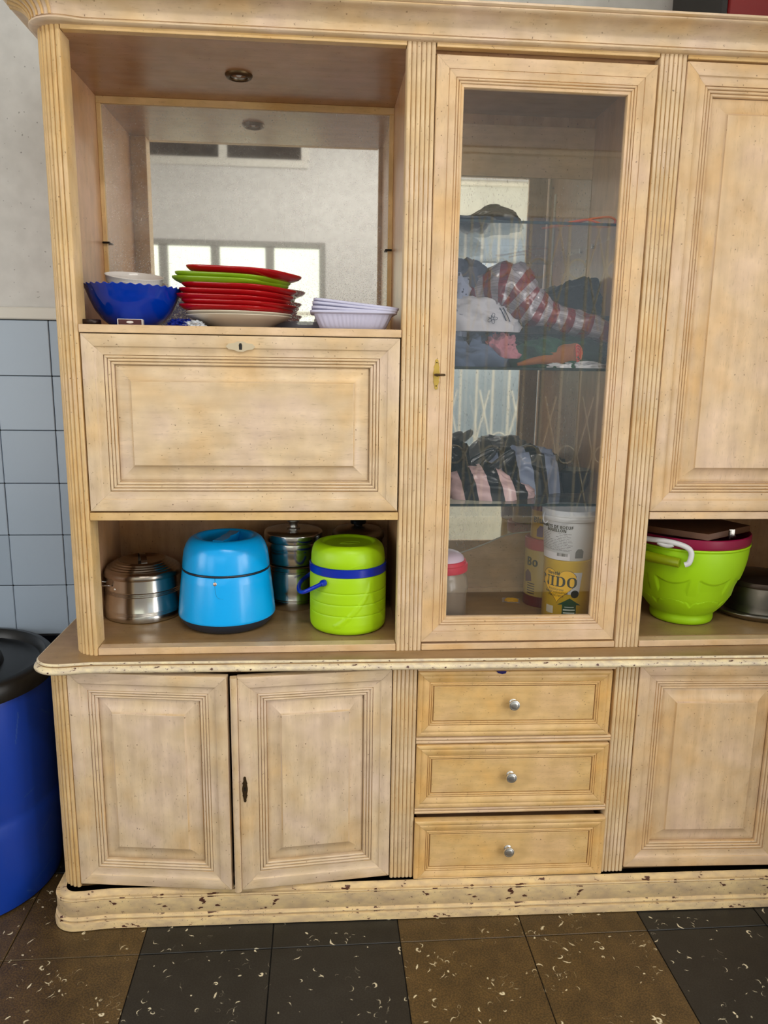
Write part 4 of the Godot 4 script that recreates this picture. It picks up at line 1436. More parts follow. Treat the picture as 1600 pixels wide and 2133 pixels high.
	part("print", MB.new().plate(V2([-0.0245, 0.0012, 0.0245, 0.0012, 0.0245, 0.0122, -0.0245, 0.0122]), 0.0, 0.0002), mat(Color(0.26, 0.05, 0.07), 0.5), mbx)
	var ov := PackedVector2Array()
	for k in 24:
		ov.append(Vector2(cos(TAU * k / 24) * 0.0075, 0.0066 + sin(TAU * k / 24) * 0.0027))
	part("emblem", MB.new().plate(ov, 0.0, 0.0004), mat(Color(0.85, 0.82, 0.8), 0.5), mbx)
	part("striker", MB.new().box(Vector3(-0.0268, 0.001, -0.035), Vector3(-0.0264, 0.0125, -0.001), 0.0), mat(Color(0.14, 0.11, 0.09), 0.8), mbx)
	mbx.rotation.y = 0.12
	var coin := thing("metal_disc", "small brown metal jar top lying in the shelf corner by the reeded post", "jar top", Vector3(0.012, Y, -0.055))
	part("body", MB.new().lathe(V2([0.0, 0.0, 0.021, 0.0, 0.0225, 0.002, 0.0225, 0.010, 0.021, 0.0118, 0.0, 0.012]), 40), mat(Color(0.16, 0.09, 0.06), 0.35, 0.4), coin)

# ------------------------------------------------------------------ things in the lower bay
func build_niche_things() -> void:
	var Y := 0.0182
	# steel casserole with a ridged lid
	var p := thing("casserole", "round stainless steel casserole with ridged lid beside the blue ice bucket", "casserole", Vector3(0.051, Y, -0.262))
	var body := [0.0, 0.0, 0.098, 0.0, 0.1005, 0.002, 0.101, 0.006, 0.1005, 0.017]
	for y in [0.018, 0.022, 0.026]:
		body += [0.1, y, 0.1015, y + 0.0012, 0.1005, y + 0.003]
	body += [0.0975, 0.06]
	for y in [0.067, 0.0715, 0.076]:
		body += [0.0968, y, 0.0985, y + 0.0014, 0.0964, y + 0.0032]
	body += [0.094, 0.108, 0.094, 0.11, 0.0, 0.11]
	part("body", MB.new().lathe(V2(body), 96), M.steel, p)
	var lid := [0.09, 0.1105, 0.098, 0.1105, 0.099, 0.113, 0.0985, 0.12, 0.0965, 0.124, 0.094, 0.127]
	for k in 4:
		var r := 0.0905 - 0.0072 * k
		lid += [r + 0.001, 0.1285 + 0.0042 * k, r - 0.0008, 0.1318 + 0.0042 * k, r - 0.004, 0.132 + 0.0042 * k]
	lid += [0.0625, 0.1462, 0.060, 0.1478, 0.057, 0.1465, 0.05, 0.1415, 0.03, 0.1375, 0.0, 0.137]
	var ld := part("lid", MB.new().lathe(V2(lid), 96), mat(Color(0.66, 0.62, 0.58), 0.22, 1.0), p)
	var strap := MB.new()
	var sp := PackedVector3Array()
	for k in 13:
		var a := PI * k / 12.0
		sp.append(Vector3(0, 0.138 + sin(a) * 0.022, cos(a) * 0.034))
	for k in 12:
		var A: Vector3 = sp[k]
		var B: Vector3 = sp[k + 1]
		var up := Vector3(0, B.z - A.z, A.y - B.y).normalized() * -1.0
		var hw := Vector3(0.0075, 0, 0)
		var th := up * 0.0018
		strap.flat(A - hw, A + hw, B + hw, B - hw, -up)
		strap.flat(A - hw + th, A + hw + th, B + hw + th, B - hw + th, up)
		strap.flat(A - hw, A - hw + th, B - hw + th, B - hw, -hw)
		strap.flat(A + hw, A + hw + th, B + hw + th, B + hw, hw)
	var st := part("lid_handle", strap, mat(Color(0.6, 0.55, 0.5), 0.25, 1.0), p)
	st.rotation.y = 0.35
	var hm := MB.new()
	var hp := []
	for q in [[-0.085, 0.094, 0.035], [-0.108, 0.099, 0.045], [-0.118, 0.1, 0.062], [-0.107, 0.0985, 0.076], [-0.066, 0.094, 0.072]]:
		hp.append(Vector3(q[0], q[1], q[2]))
	hm.tube(spline(hp, 5), 0.0026, 8)
	part("handle", hm, M.steel, p)
	var rivet := part("rivet", MB.new().lathe(V2([0.004, 0.0, 0.0034, 0.0016, 0.0, 0.0024]), 14), M.nickel, p)
	rivet.transform = Transform3D(Basis(Vector3.UP, -0.62) * Basis(Vector3.RIGHT, PI / 2), Vector3(-0.0555, 0.0865, 0.0775))

	# blue ice bucket
	var b := thing("ice_bucket", "large sky blue plastic ice bucket with dark grey base and domed lid", "ice bucket", Vector3(0.279, Y, -0.181))
	var sky := mat(Color(0.0, 0.67, 0.98), 0.24)
	part("base", MB.new().lathe(V2([0.0, 0.0, 0.098, 0.0, 0.106, 0.004, 0.115, 0.014, 0.1205, 0.0265, 0.1205, 0.0275, 0.0, 0.0275]), 96), mat(Color(0.13, 0.16, 0.21), 0.42), b)
	part("body", MB.new().lathe(V2([0.1, 0.0276, 0.1216, 0.0276, 0.1226, 0.0292, 0.1226, 0.034, 0.118, 0.082, 0.1132, 0.1235, 0.1105, 0.144, 0.1095, 0.1455, 0.0, 0.1455]), 96), sky, b)
	part("seal", MB.new().lathe(V2([0.1, 0.1456, 0.1088, 0.1456, 0.1102, 0.1472, 0.1102, 0.1492, 0.1088, 0.1508, 0.0, 0.1508]), 96), mat(Color(0.1, 0.13, 0.19), 0.35), b)
	var lp := [0.095, 0.1509, 0.108, 0.1509, 0.1094, 0.1522, 0.1092, 0.158, 0.1075, 0.176, 0.1045, 0.194, 0.0985, 0.21, 0.091, 0.221, 0.0825, 0.2275, 0.076, 0.2292, 0.071, 0.2282, 0.067, 0.2245, 0.062, 0.217, 0.053, 0.21, 0.035, 0.2065, 0.0, 0.206]
	part("lid", MB.new().lathe(V2(lp), 96), sky, b)
	var grip := MB.new()
	grip.xf = Transform3D(Basis(Vector3.UP, -0.25), Vector3(0.002, 0.206, -0.002))
	var go := V2([-0.0135, -0.058, 0.0135, -0.058, 0.017, -0.025, 0.011, 0.0, 0.017, 0.025, 0.0135, 0.058, -0.0135, 0.058, -0.009, 0.02, -0.0125, 0.0, -0.009, -0.02])
	grip.prism(go, 0.0, 0.021, 0.6)
	part("grip", grip, sky, b)
	var stud := part("stud", MB.new().lathe(V2([0.0042, 0.0, 0.0044, 0.0012, 0.0034, 0.0022, 0.0, 0.0026]), 20), mat(Color(0.85, 0.72, 0.66), 0.25, 0.7), b)
	var sa := -0.13
	stud.transform = Transform3D(Basis(Vector3.UP, sa) * Basis(Vector3.RIGHT, PI / 2 - 0.1), Vector3(sin(sa) * 0.1118, 0.1322, cos(sa) * 0.1118))
	var thr := []
	for q in [[-0.13, 0.1456], [-0.128, 0.138], [-0.13, 0.128], [-0.122, 0.115], [-0.1, 0.104], [-0.05, 0.097], [0.04, 0.0955]]:
		var rr: float = 0.1228 - (q[1] - 0.034) * 0.1145 + 0.0004
		thr.append(Vector3(sin(q[0]) * rr, q[1], cos(q[0]) * rr))
	part("thread", MB.new().tube(spline(thr, 4), 0.0004, 5), mat(Color(0.03, 0.05, 0.12), 0.6), b)

	# tall steel carrier of two stacked containers
	var t := thing("food_carrier", "tall two-tier stainless steel food carrier standing behind the green water jug", "food carrier", Vector3(0.443, Y, -0.315))
	part("lower_container", MB.new().lathe(V2([0.0, 0.0, 0.064, 0.0, 0.066, 0.003, 0.066, 0.024, 0.0655, 0.0255, 0.0672, 0.027, 0.0672, 0.032, 0.066, 0.034, 0.068, 0.05, 0.069, 0.075, 0.067, 0.096, 0.0655, 0.102, 0.0672, 0.1035, 0.0672, 0.107, 0.0655, 0.108, 0.067, 0.118, 0.0715, 0.119, 0.0735, 0.1212, 0.0715, 0.1235, 0.0, 0.1235]), 80), M.steel, t)
	var up := part("upper_container", MB.new().lathe(V2([0.0, 0.1236, 0.066, 0.1236, 0.071, 0.126, 0.0735, 0.131, 0.0745, 0.162, 0.0745, 0.1635, 0.0752, 0.165, 0.0752, 0.184, 0.0742, 0.1855, 0.0758, 0.187, 0.0, 0.187]), 80), M.steel, t)
	part("lid", MB.new().lathe(V2([0.07, 0.1871, 0.0782, 0.1871, 0.0795, 0.189, 0.0795, 0.206, 0.0775, 0.2115, 0.073, 0.2145, 0.05, 0.217, 0.035, 0.2165, 0.0, 0.2165]), 80), M.steel, t)
	part("knob", MB.new().lathe(V2([0.018, 0.2166, 0.0185, 0.219, 0.0125, 0.221, 0.0115, 0.226, 0.0125, 0.231, 0.0175, 0.236, 0.018, 0.24, 0.014, 0.2425, 0.0, 0.243]), 40), M.nickel, t)
	t.rotation.z = -0.01

	# lime water jug
	var g := thing("water_jug", "lime green insulated plastic water jug with blue band and blue carrying handle", "water jug", Vector3(0.589, Y, -0.145))
	var lime := mat(Color(0.66, 0.85, 0.03), 0.42)
	var gp := [0.0, 0.0, 0.082, 0.0, 0.0905, 0.003, 0.0955, 0.011, 0.0968, 0.022]
	for y in [0.052, 0.0805, 0.109]:
		gp += [0.0968, y - 0.0035, 0.0962, y - 0.002, 0.0952, y - 0.0006, 0.0964, y, 0.0968, y + 0.003]
	gp += [0.0966, 0.135, 0.0955, 0.1475, 0.0945, 0.1485, 0.0, 0.1485]
	var gm := lathe_rule(densify(V2(gp), 0.004), 160, func(a, i, q): return Vector2(q.x + emblem_relief(a, q.y) * (1.0 if q.x > 0.09 else 0.0), q.y))
	part("body", gm, lime, g)
	part("band", MB.new().lathe(V2([0.08, 0.1486, 0.0958, 0.1486, 0.0974, 0.15, 0.0974, 0.1685, 0.0958, 0.17, 0.08, 0.17]), 96), mat(Color(0.02, 0.16, 0.66), 0.25), g)
	var gl := [0.08, 0.1701, 0.0925, 0.1701, 0.0935, 0.172, 0.0925, 0.19, 0.0905, 0.203, 0.0865, 0.213, 0.0795, 0.2195, 0.071, 0.222, 0.0665, 0.2218, 0.064, 0.2195, 0.062, 0.217, 0.058, 0.216, 0.0, 0.2155]
	part("lid", MB.new().lathe(V2(gl), 96), lime, g)
	var ring := PackedVector3Array()
	for k in 40:
		var a := TAU * k / 40
		var q := Vector2(cos(a) * 0.026, sin(a) * 0.0105).rotated(-0.18)
		ring.append(Vector3(q.x + 0.004, 0.2157, q.y))
	var em := MB.new()
	em.tube(ring, 0.0007, 6, true)
	part("lid_emblem", em, lime, g)
	var tabp := PackedVector3Array()
	for q in [[0.0, 0.171], [0.06, 0.175], [0.16, 0.1785], [0.34, 0.1795], [0.42, 0.178], [0.44, 0.174]]:
		var rr := 0.0932
		tabp.append(Vector3(sin(q[0]) * rr, q[1], cos(q[0]) * rr))
	part("lid_tab", MB.new().tube(tabp, 0.0006, 6), lime, g)
	var blue := mat(Color(0.02, 0.17, 0.7), 0.3)
	var han := MB.new()
	var hpts := []
	for q in [[-0.072, 0.1335, 0.064], [-0.088, 0.128, 0.08], [-0.12, 0.112, 0.058], [-0.135, 0.1, 0.0], [-0.12, 0.112, -0.06], [-0.088, 0.128, -0.076], [-0.07, 0.1335, -0.06]]:
		hpts.append(Vector3(q[0], q[1], q[2]))
	# the bail stands out to one side and lies half lowered
	han.tube(PackedVector3Array([Vector3(-0.0605, 0.1335, 0.0745), Vector3(-0.0655, 0.1345, 0.0835), Vector3(-0.0695, 0.134, 0.086)]), [0.0085, 0.0085, 0.006], 16)
	han.tube(spline([Vector3(-0.0665, 0.1335, 0.0835), Vector3(-0.088, 0.1225, 0.0815), Vector3(-0.113, 0.1085, 0.07), Vector3(-0.124, 0.1035, 0.03), Vector3(-0.122, 0.1035, -0.03), Vector3(-0.104, 0.1085, -0.075), Vector3(-0.07, 0.1335, -0.08)], 5), 0.0052, 10)
	part("handle", han, blue, g)

	# steel pot behind the jug
	var s := thing("steel_pot", "small lidded steel pot almost hidden behind the green water jug", "pot", Vector3(0.623, Y, -0.33))
	part("body", MB.new().lathe(V2([0.0, 0.0, 0.064, 0.0, 0.067, 0.003, 0.068, 0.06, 0.067, 0.185, 0.069, 0.187, 0.069, 0.19, 0.0, 0.19]), 64), M.steel_dull, s)
	part("lid", MB.new().lathe(V2([0.06, 0.1901, 0.0715, 0.1901, 0.0725, 0.193, 0.07, 0.205, 0.06, 0.214, 0.03, 0.22, 0.0, 0.22]), 64), M.steel_dull, s)
	part("knob", MB.new().lathe(V2([0.012, 0.2201, 0.012, 0.224, 0.021, 0.227, 0.022, 0.236, 0.019, 0.238, 0.0, 0.2385]), 32), mat(Color(0.1, 0.1, 0.11), 0.3, 0.6), s)

# raised spearhead on the side of the jug, with an oval in it
func emblem_relief(a: float, y: float) -> float:
	var out := 0.0
	for c in [0.42, 0.42 - PI]:
		var da := wrapf(a - c, -PI, PI) * 0.0968
		var t := (0.138 - y) / 0.115
		if t > 0.0 and t < 1.0:
			var hw := 0.002 + 0.072 * t * t + 0.012 * t
			var e := hw - absf(da - 0.012 * (1.0 - t))
			if e > 0.0:
				out = maxf(out, 0.0022 * smoothstep(0.0, 0.003, e) - 0.0014 * smoothstep(0.008, 0.0105, e - 0.010 * t))
	return out

func densify(p: PackedVector2Array, step: float) -> PackedVector2Array:
	var o := PackedVector2Array()
	for i in p.size() - 1:
		var n := maxi(1, int(p[i].distance_to(p[i + 1]) / step)) if p[i].x > 0.09 and p[i + 1].x > 0.09 else 1
		for k in n:
			o.append(p[i].lerp(p[i + 1], float(k) / n))
	o.append(p[p.size() - 1])
	return o

# ------------------------------------------------------------------ things in the display cabinet
func build_display_things() -> void:
	var F := 0.0182
	# yellow milk tin
	var r := 0.0625
	var n := thing("milk_tin", "yellow NIDO milk powder tin with heart emblem and green arrow, under the white tub", "tin", Vector3(1.168, F, -0.165))
	var yellow := mat(Color(0.83, 0.68, 0.1), 0.28, 0.1)
	part("body", MB.new().lathe(V2([0.0, 0.0, r - 0.002, 0.0, r, 0.0015, r, 0.003, r - 0.001, 0.005, r - 0.0005, 0.006, r - 0.0005, 0.168, r, 0.17, r, 0.172, r - 0.002, 0.1735, 0.0, 0.1735]), 72), yellow, n)
	var cyl := func(_y): return r
	var heart := PackedVector2Array()
	for k in 48:
		var t := TAU * k / 48
		heart.append(Vector2(0.003 * 16.0 * pow(sin(t), 3), 0.003 * (13 * cos(t) - 5 * cos(2 * t) - 2 * cos(3 * t) - cos(4 * t))))
	var big := PackedVector2Array()
	for q in heart:
		big.append(q * 1.04)
	part("heart_outline", wrapped_patch(MB.new(), big, -0.7, 0.112, cyl, 0.0002), mat(Color(0.42, 0.28, 0.03), 0.4), n)
	part("heart", wrapped_patch(MB.new(), heart, -0.7, 0.112, cyl, 0.0004), mat(Color(0.95, 0.74, 0.03), 0.3), n)
	var ink := mat(Color(0.01, 0.06, 0.04), 0.4)
	part("lettering", wrapped_text("NIDO", 0.027, r, -0.70, 0.117, true, true), ink, n)
	part("lettering", wrapped_text("Nestlé", 0.0085, r, -0.9, 0.1385, true), ink, n)
	var brown := mat(Color(0.22, 0.1, 0.01), 0.5)
	for q in [["FortiGrow", 0.0965], ["FortiCroissance", 0.0885], ["FortiCrece", 0.0805]]:
		part("lettering", wrapped_text(q[0], 0.0066, r, -0.76, q[1], false), brown, n)
	part("glass_picture", wrapped_patch(MB.new(), V2([-0.018, -0.03, 0.014, -0.03, 0.021, 0.028, -0.022, 0.028]), -0.02, 0.116, cyl, 0.0002), mat(Color(0.76, 0.76, 0.77), 0.3), n)
	var disc := PackedVector2Array()
	for k in 28:
		disc.append(Vector2(cos(TAU * k / 28), sin(TAU * k / 28)) * 0.0105)
	part("round_badge", wrapped_patch(MB.new(), disc, 0.03, 0.087, cyl, 0.0005), mat(Color(0.005, 0.03, 0.025), 0.4), n)
	part("arrow_print", wrapped_patch(MB.new(), V2([-0.018, -0.03, 0.018, -0.03, 0.018, 0.008, 0.031, 0.006, 0.0, 0.026, -0.031, 0.006, -0.018, 0.008]), -0.17, 0.05, cyl, 0.0005), mat(Color(0.0, 0.25, 0.12), 0.4), n)
	var pale := mat(Color(0.8, 0.85, 0.8), 0.5)
	var lines := MB.new()
	for k in 4:
		wrapped_patch(lines, rect([0.024, 0.03, 0.029, 0.025][k], [0.0018, 0.0034, 0.0034, 0.0014][k]), -0.17, [0.052, 0.0445, 0.0365, 0.0295][k], cyl, 0.0008)
	part("small_print", lines, pale, n)
	part("white_print", wrapped_patch(MB.new(), rect(0.022, 0.02), -1.02, 0.04, cyl, 0.0003), mat(Color(0.85, 0.83, 0.74), 0.4), n)
	# white stock tub on the tin
	var tb := thing("plastic_tub", "white plastic stock tub with orange label and barcode, standing on the yellow tin", "tub", Vector3(1.166, F + 0.174, -0.165))
	var cone := func(y): return 0.0615 + y * 0.07
	part("body", MB.new().lathe(V2([0.0, 0.0, 0.060, 0.0, 0.0615, 0.002, 0.0685, 0.1, 0.0705, 0.101, 0.0712, 0.1025, 0.0712, 0.112, 0.0705, 0.1135, 0.0718, 0.1145, 0.0724, 0.128, 0.0715, 0.1295, 0.0695, 0.1285, 0.068, 0.112, 0.059, 0.006, 0.0, 0.004]), 80), mat(Color(0.83, 0.84, 0.86), 0.28), tb)
	part("label", wrapped_patch(MB.new(), rect(0.09, 0.098), -0.95, 0.05, cyl, 0.0002), mat(Color(0.86, 0.85, 0.87), 0.4), tb)
	part("label_band", wrapped_patch(MB.new(), rect(0.088, 0.019), -0.95, 0.0845, cyl, 0.0004), mat(Color(0.82, 0.47, 0.17), 0.4), tb)
	var dark := mat(Color(0.07, 0.04, 0.05), 0.5)
	part("lettering", wrapped_text("EXTRAITS DE BOEUF", 0.0078, 0.0678, -0.93, 0.0875, true), dark, tb)
	part("lettering", wrapped_text("BOUILLON", 0.0078, 0.0678, -0.83, 0.0785, true), dark, tb)
	var fine := MB.new()
	var pr := RandomNumberGenerator.new()
	pr.seed = 3
	for k in 11:
		var x := -0.04
		while x < 0.04:
			var w := pr.randf_range(0.004, 0.013)
			if k > 3 or x < -0.012 or x > 0.004:
				var q := PackedVector2Array()
				for e in rect(w, 0.0009):
					q.append(e + Vector2(x + w / 2, 0))
				wrapped_patch(fine, q, -0.95, 0.0705 - 0.0042 * k, cone, 0.0004)
			x += w + 0.0022
	wrapped_patch(fine, rect(0.088, 0.0006), -0.95, 0.026, cone, 0.0004)
	part("small_print", fine, mat(Color(0.4, 0.38, 0.43), 0.5), tb)
	var bars := MB.new()
	for k in 22:
		var w := pr.randf_range(0.0003, 0.0012)
		var q := PackedVector2Array()
		for e in rect(w, 0.0115):
			q.append(e + Vector2(-0.013 + k * 0.00125, 0))
		wrapped_patch(bars, q, -0.55, 0.0135, cone, 0.0004)
	part("barcode", bars, dark, tb)
	part("logo_print", wrapped_patch(MB.new(), V2([-0.011, -0.012, 0.011, -0.012, 0.011, 0.006, 0.005, 0.012, -0.006, 0.012, -0.011, 0.004]), 0.15, 0.02, cone, 0.0003), mat(Color(0.38, 0.39, 0.42), 0.4), tb)
	var bail := part("bail", MB.new().tube(spline([Vector3(-0.0722, 0.119, 0.012), Vector3(-0.079, 0.104, 0.026), Vector3(-0.076, 0.095, 0.034), Vector3(-0.0685, 0.1, 0.033)], 6), 0.0016, 8), clear(Color(0.85, 0.86, 0.9), 0.5, 0.15), tb)
	# cocoa tin with a pink lid and a smaller tin on it
	var c := thing("cocoa_tin", "yellow tin with pink lid reading Bo, half hidden behind the milk tin", "tin", Vector3(1.151, F, -0.305))
	var cr := 0.0585
	var ccyl := func(_y): return cr
	part("body", MB.new().lathe(V2([0.0, 0.0, cr, 0.0, cr, 0.16, cr - 0.001, 0.162, 0.0, 0.162]), 64), mat(Color(0.72, 0.62, 0.32), 0.35), c)
	part("lid", MB.new().lathe(V2([cr - 0.004, 0.1621, cr + 0.001, 0.1621, cr + 0.002, 0.164, cr + 0.002, 0.19, cr - 0.001, 0.193, 0.0, 0.193]), 64), mat(Color(0.72, 0.27, 0.34), 0.35), c)
	part("lettering", wrapped_text("Bo", 0.024, cr, -0.99, 0.128, true), mat(Color(0.03, 0.09, 0.1), 0.5), c)
	part("base_print", wrapped_patch(MB.new(), rect(0.2, 0.03), -0.6, 0.016, ccyl, 0.0003), mat(Color(0.4, 0.05, 0.08), 0.4), c)
	part("picture_print", wrapped_patch(MB.new(), V2([-0.012, -0.018, 0.014, -0.012, 0.01, 0.012, -0.002, 0.02, -0.014, 0.008]), -1.2, 0.085, ccyl, 0.0003), mat(Color(0.4, 0.26, 0.3), 0.5), c)
	var sl := MB.new()
	for k in 5:
		wrapped_patch(sl, rect(0.026, 0.003), -1.0, 0.066 - 0.007 * k, ccyl, 0.0004)
	part("small_print", sl, mat(Color(0.3, 0.22, 0.2), 0.5), c)
	var c2 := thing("spread_tin", "small yellow tin with dark red top reading Blu, standing on the pink-lidded tin", "tin", Vector3(1.157, F + 0.1932, -0.305))
	part("body", MB.new().lathe(V2([0.0, 0.0, 0.052, 0.0, 0.052, 0.078, 0.0, 0.078]), 56), mat(Color(0.78, 0.62, 0.16), 0.35), c2)
	part("lid", MB.new().lathe(V2([0.05, 0.0781, 0.0535, 0.0781, 0.0535, 0.1, 0.051, 0.102, 0.0, 0.102]), 56), mat(Color(0.45, 0.05, 0.09), 0.35), c2)
	part("lettering", wrapped_text("Blu", 0.016, 0.052, -0.98, 0.052, true), mat(Color(0.05, 0.04, 0.1), 0.5), c2)
	part("picture_print", wrapped_patch(MB.new(), V2([-0.008, -0.016, 0.012, -0.016, 0.012, 0.014, 0.002, 0.016, -0.008, 0.004]), -0.86, 0.022, func(_y): return 0.052, 0.0003), mat(Color(0.36, 0.2, 0.4), 0.5), c2)
	# plastic jar with a pink lid
	var j := thing("plastic_jar", "dusty clear plastic jar with pink screw lid in the display cabinet", "jar", Vector3(0.825, F, -0.13))
	part("body", MB.new().lathe(V2([0.0, 0.0, 0.062, 0.0, 0.0665, 0.005, 0.067, 0.012, 0.0665, 0.085, 0.0705, 0.105, 0.0705, 0.115, 0.066, 0.135, 0.0625, 0.14, 0.0625, 0.15, 0.0, 0.15]), 64), clear(Color(0.62, 0.56, 0.5), 0.62, 0.2), j)
	part("lid", MB.new().lathe(V2([0.058, 0.1501, 0.067, 0.1501, 0.068, 0.152, 0.068, 0.167, 0.066, 0.1685, 0.063, 0.169, 0.063, 0.176, 0.061, 0.178, 0.0, 0.178]), 64), mat(Color(0.78, 0.06, 0.25), 0.3), j)
	part("lid_top", MB.new().lathe(V2([0.0585, 0.1781, 0.056, 0.186, 0.046, 0.1935, 0.03, 0.197, 0.0, 0.198]), 48), mat(Color(0.8, 0.72, 0.8), 0.25), j)
	# sachet
	var s := thing("sachet", "small clear plastic sachet with a yellow corner on the cabinet floor", "sachet", Vector3(1.062, F, -0.325))
	part("film", MB.new().box(Vector3(-0.025, 0, -0.02), Vector3(0.025, 0.0012, 0.02), 0.0003), clear(Color(0.75, 0.7, 0.68), 0.5, 0.15), s)
	var yb := part("contents", mound(Vector3(0.018, 0.007, 0.012), 6, 0.2), mat(Color(0.9, 0.68, 0.03), 0.3), s)
	yb.position = Vector3(0.002, 0.0012, 0.006)
	s.rotation.y = -0.25

	# --- lowest glass shelf: striped bags
	var Y3 := 0.3524
	var dk := Color(0.05, 0.045, 0.05)
	var pk := Color(0.74, 0.62, 0.62)
	var gy := Color(0.5, 0.54, 0.64)
	var pink_stripes := mat(Color.WHITE, 0.22)
	pink_stripes.albedo_texture = stripes([dk, pk], 64, 4)
	var grey_stripes := mat(Color.WHITE, 0.22)
	grey_stripes.albedo_texture = stripes([dk, gy], 64, 4)
	var bag1 := thing("striped_bag", "knotted plastic bag with dark and pink stripes in front on the lowest glass shelf", "bag", Vector3(0.94, Y3, -0.155), "striped bags on the lowest glass shelf")
	var b1 := mound(Vector3(0.112, 0.074, 0.072), 21, 0.13, 1.6, 0.8)
	for i in b1.v.size():
		var q := b1.v[i]
		b1.v[i].y *= 1.0 - 0.45 * smoothstep(0.0, 0.115, q.x)
	planar_uv(b1, Vector3(15.5, 3.5, 0), Vector3(0, 0, 1))
	part("body", b1, pink_stripes, bag1)
	var loops := MB.new()
	loops.tube(spline([Vector3(-0.01, 0.06, 0.01), Vector3(0.015, 0.085, 0.02), Vector3(0.045, 0.108, 0.02), Vector3(0.058, 0.114, 0.018), Vector3(0.055, 0.104, 0.016), Vector3(0.03, 0.082, 0.018), Vector3(-0.005, 0.062, 0.014)], 6), 0.0075, 10)
	loops.tube(spline([Vector3(-0.012, 0.06, 0.0), Vector3(-0.04, 0.084, -0.01), Vector3(0.0, 0.108, -0.02), Vector3(0.02, 0.112, -0.02), Vector3(0.012, 0.1, -0.018), Vector3(-0.01, 0.078, -0.012), Vector3(-0.008, 0.06, 0.002)], 6), 0.007, 10)
	part("tied_handles", loops, clear(Color(0.1, 0.11, 0.14), 0.75, 0.12), bag1)
	var bag2 := thing("striped_bag", "plump plastic bag with black and blue-grey stripes behind on the lowest glass shelf", "bag", Vector3(1.075, Y3, -0.27), "striped bags on the lowest glass shelf")
	var b2 := mound(Vector3(0.105, 0.108, 0.085), 33, 0.16, 1.7, 0.62)
	planar_uv(b2, Vector3(14.0, 2.0, 0), Vector3(0, 0, 1))
	part("body", b2, grey_stripes, bag2)
	var bag3 := thing("black_bag", "crumpled black plastic bag at the end of the lowest glass shelf", "bag", Vector3(0.835, Y3, -0.285))
	part("body", mound(Vector3(0.085, 0.115, 0.08), 41, 0.22, 1.7, 0.7), mat(Color(0.035, 0.04, 0.06), 0.22), bag3)
	var pot := thing("dark_bowl", "small dark brown bowl beside the striped bags on the lowest glass shelf", "bowl", Vector3(1.185, Y3, -0.23))
	part("body", MB.new().lathe(V2([0.0, 0.0, 0.035, 0.0, 0.045, 0.02, 0.05, 0.055, 0.046, 0.06, 0.0, 0.06]), 48), mat(Color(0.05, 0.03, 0.03), 0.3), pot)

	# --- middle glass shelf: folded cloths
	var Y2 := 0.6764
	var denim := thing("folded_cloth", "crumpled blue-grey cloth at the bottom of the pile on the middle glass shelf", "cloth", Vector3(0.862, Y2, -0.19), "cloths piled on the middle glass shelf")
	part("fabric", mound(Vector3(0.112, 0.085, 0.1), 51, 0.34, 2.6, 0.7), cloth(Color(0.27, 0.32, 0.42)), denim)
	var greenc := thing("folded_cloth", "deep green cloth folded under the dark one on the middle glass shelf", "cloth", Vector3(1.1, Y2, -0.235), "cloths piled on the middle glass shelf")
	part("fabric", mound(Vector3(0.14, 0.08, 0.125), 52, 0.24, 2.2, 0.65), cloth(Color(0.01, 0.22, 0.12)), greenc)
	var pinkc := thing("folded_cloth", "small pale pink cloth squeezed between the blue-grey and green cloths", "cloth", Vector3(0.95, Y2 + 0.02, -0.135), "cloths piled on the middle glass shelf")
	part("fabric", mound(Vector3(0.036, 0.055, 0.04), 53, 0.4, 2.6, 0.8), cloth(Color(0.62, 0.38, 0.42)), pinkc)
	var wh := thing("folded_cloth", "scrap of white cloth under the orange roll on the middle glass shelf", "cloth", Vector3(1.14, Y2, -0.115), "cloths piled on the middle glass shelf")
	part("fabric", mound(Vector3(0.065, 0.015, 0.04), 54, 0.2, 3.0, 0.6), cloth(Color(0.78, 0.78, 0.8)), wh)
	# roll of striped cloth in an orange net
	var ro := thing("cloth_roll", "small rolled orange and pink striped cloth tied in an ochre net", "cloth", Vector3(1.11, Y2 + 0.016, -0.12))
	var rm := soft_roll([Vector3(-0.115, -0.01, 0.0), Vector3(-0.07, 0.0, 0.0), Vector3(-0.035, 0.008, 0.004), Vector3(0.0, 0.014, 0.014), Vector3(0.022, 0.016, 0.028)], [0.004, 0.009, 0.018, 0.026, 0.0275], [0.005, 0.01, 0.018, 0.026, 0.0275], 8, 0.1)
	part("net", rm, cloth(Color(0.5, 0.27, 0.03)), ro)
	var spiral := MB.new()
	var sp := PackedVector3Array()
	for k in 60:
		var a := k * 0.32
		var rr := 0.0225 * (1.0 - k / 66.0)
		sp.append(Vector3(cos(a) * rr, sin(a) * rr, 0))
	spiral.xf = Transform3D(Basis(Vector3.UP, 0.7), Vector3(0.0225, 0.016, 0.0285))
	spiral.tube(sp, 0.0022, 6)
	part("rolled_end", spiral, cloth(Color(0.8, 0.25, 0.15)), ro)
	var back := MB.new()
	back.xf = Transform3D(Basis(Vector3.UP, 0.7) * Basis(Vector3.RIGHT, PI / 2), Vector3(0.0225, 0.016, 0.0285))
	back.lathe(V2([0.0245, -0.004, 0.0245, 0.0, 0.0, 0.0005]), 28)
	part("rolled_core", back, cloth(Color(0.85, 0.5, 0.4)), ro)
	# upper layer
	var white := thing("folded_cloth", "white cotton cloth with blue line flowers, folded thick under the checked one", "cloth", Vector3(0.888, Y2 + 0.082, -0.17), "cloths piled on the middle glass shelf")
	part("fabric", mound(Vector3(0.118, 0.08, 0.085), 61, 0.16, 1.8, 0.72), cloth(Color(0.66, 0.65, 0.68)), white)
	var print_ := MB.new()
	var fr := RandomNumberGenerator.new()
	fr.seed = 12
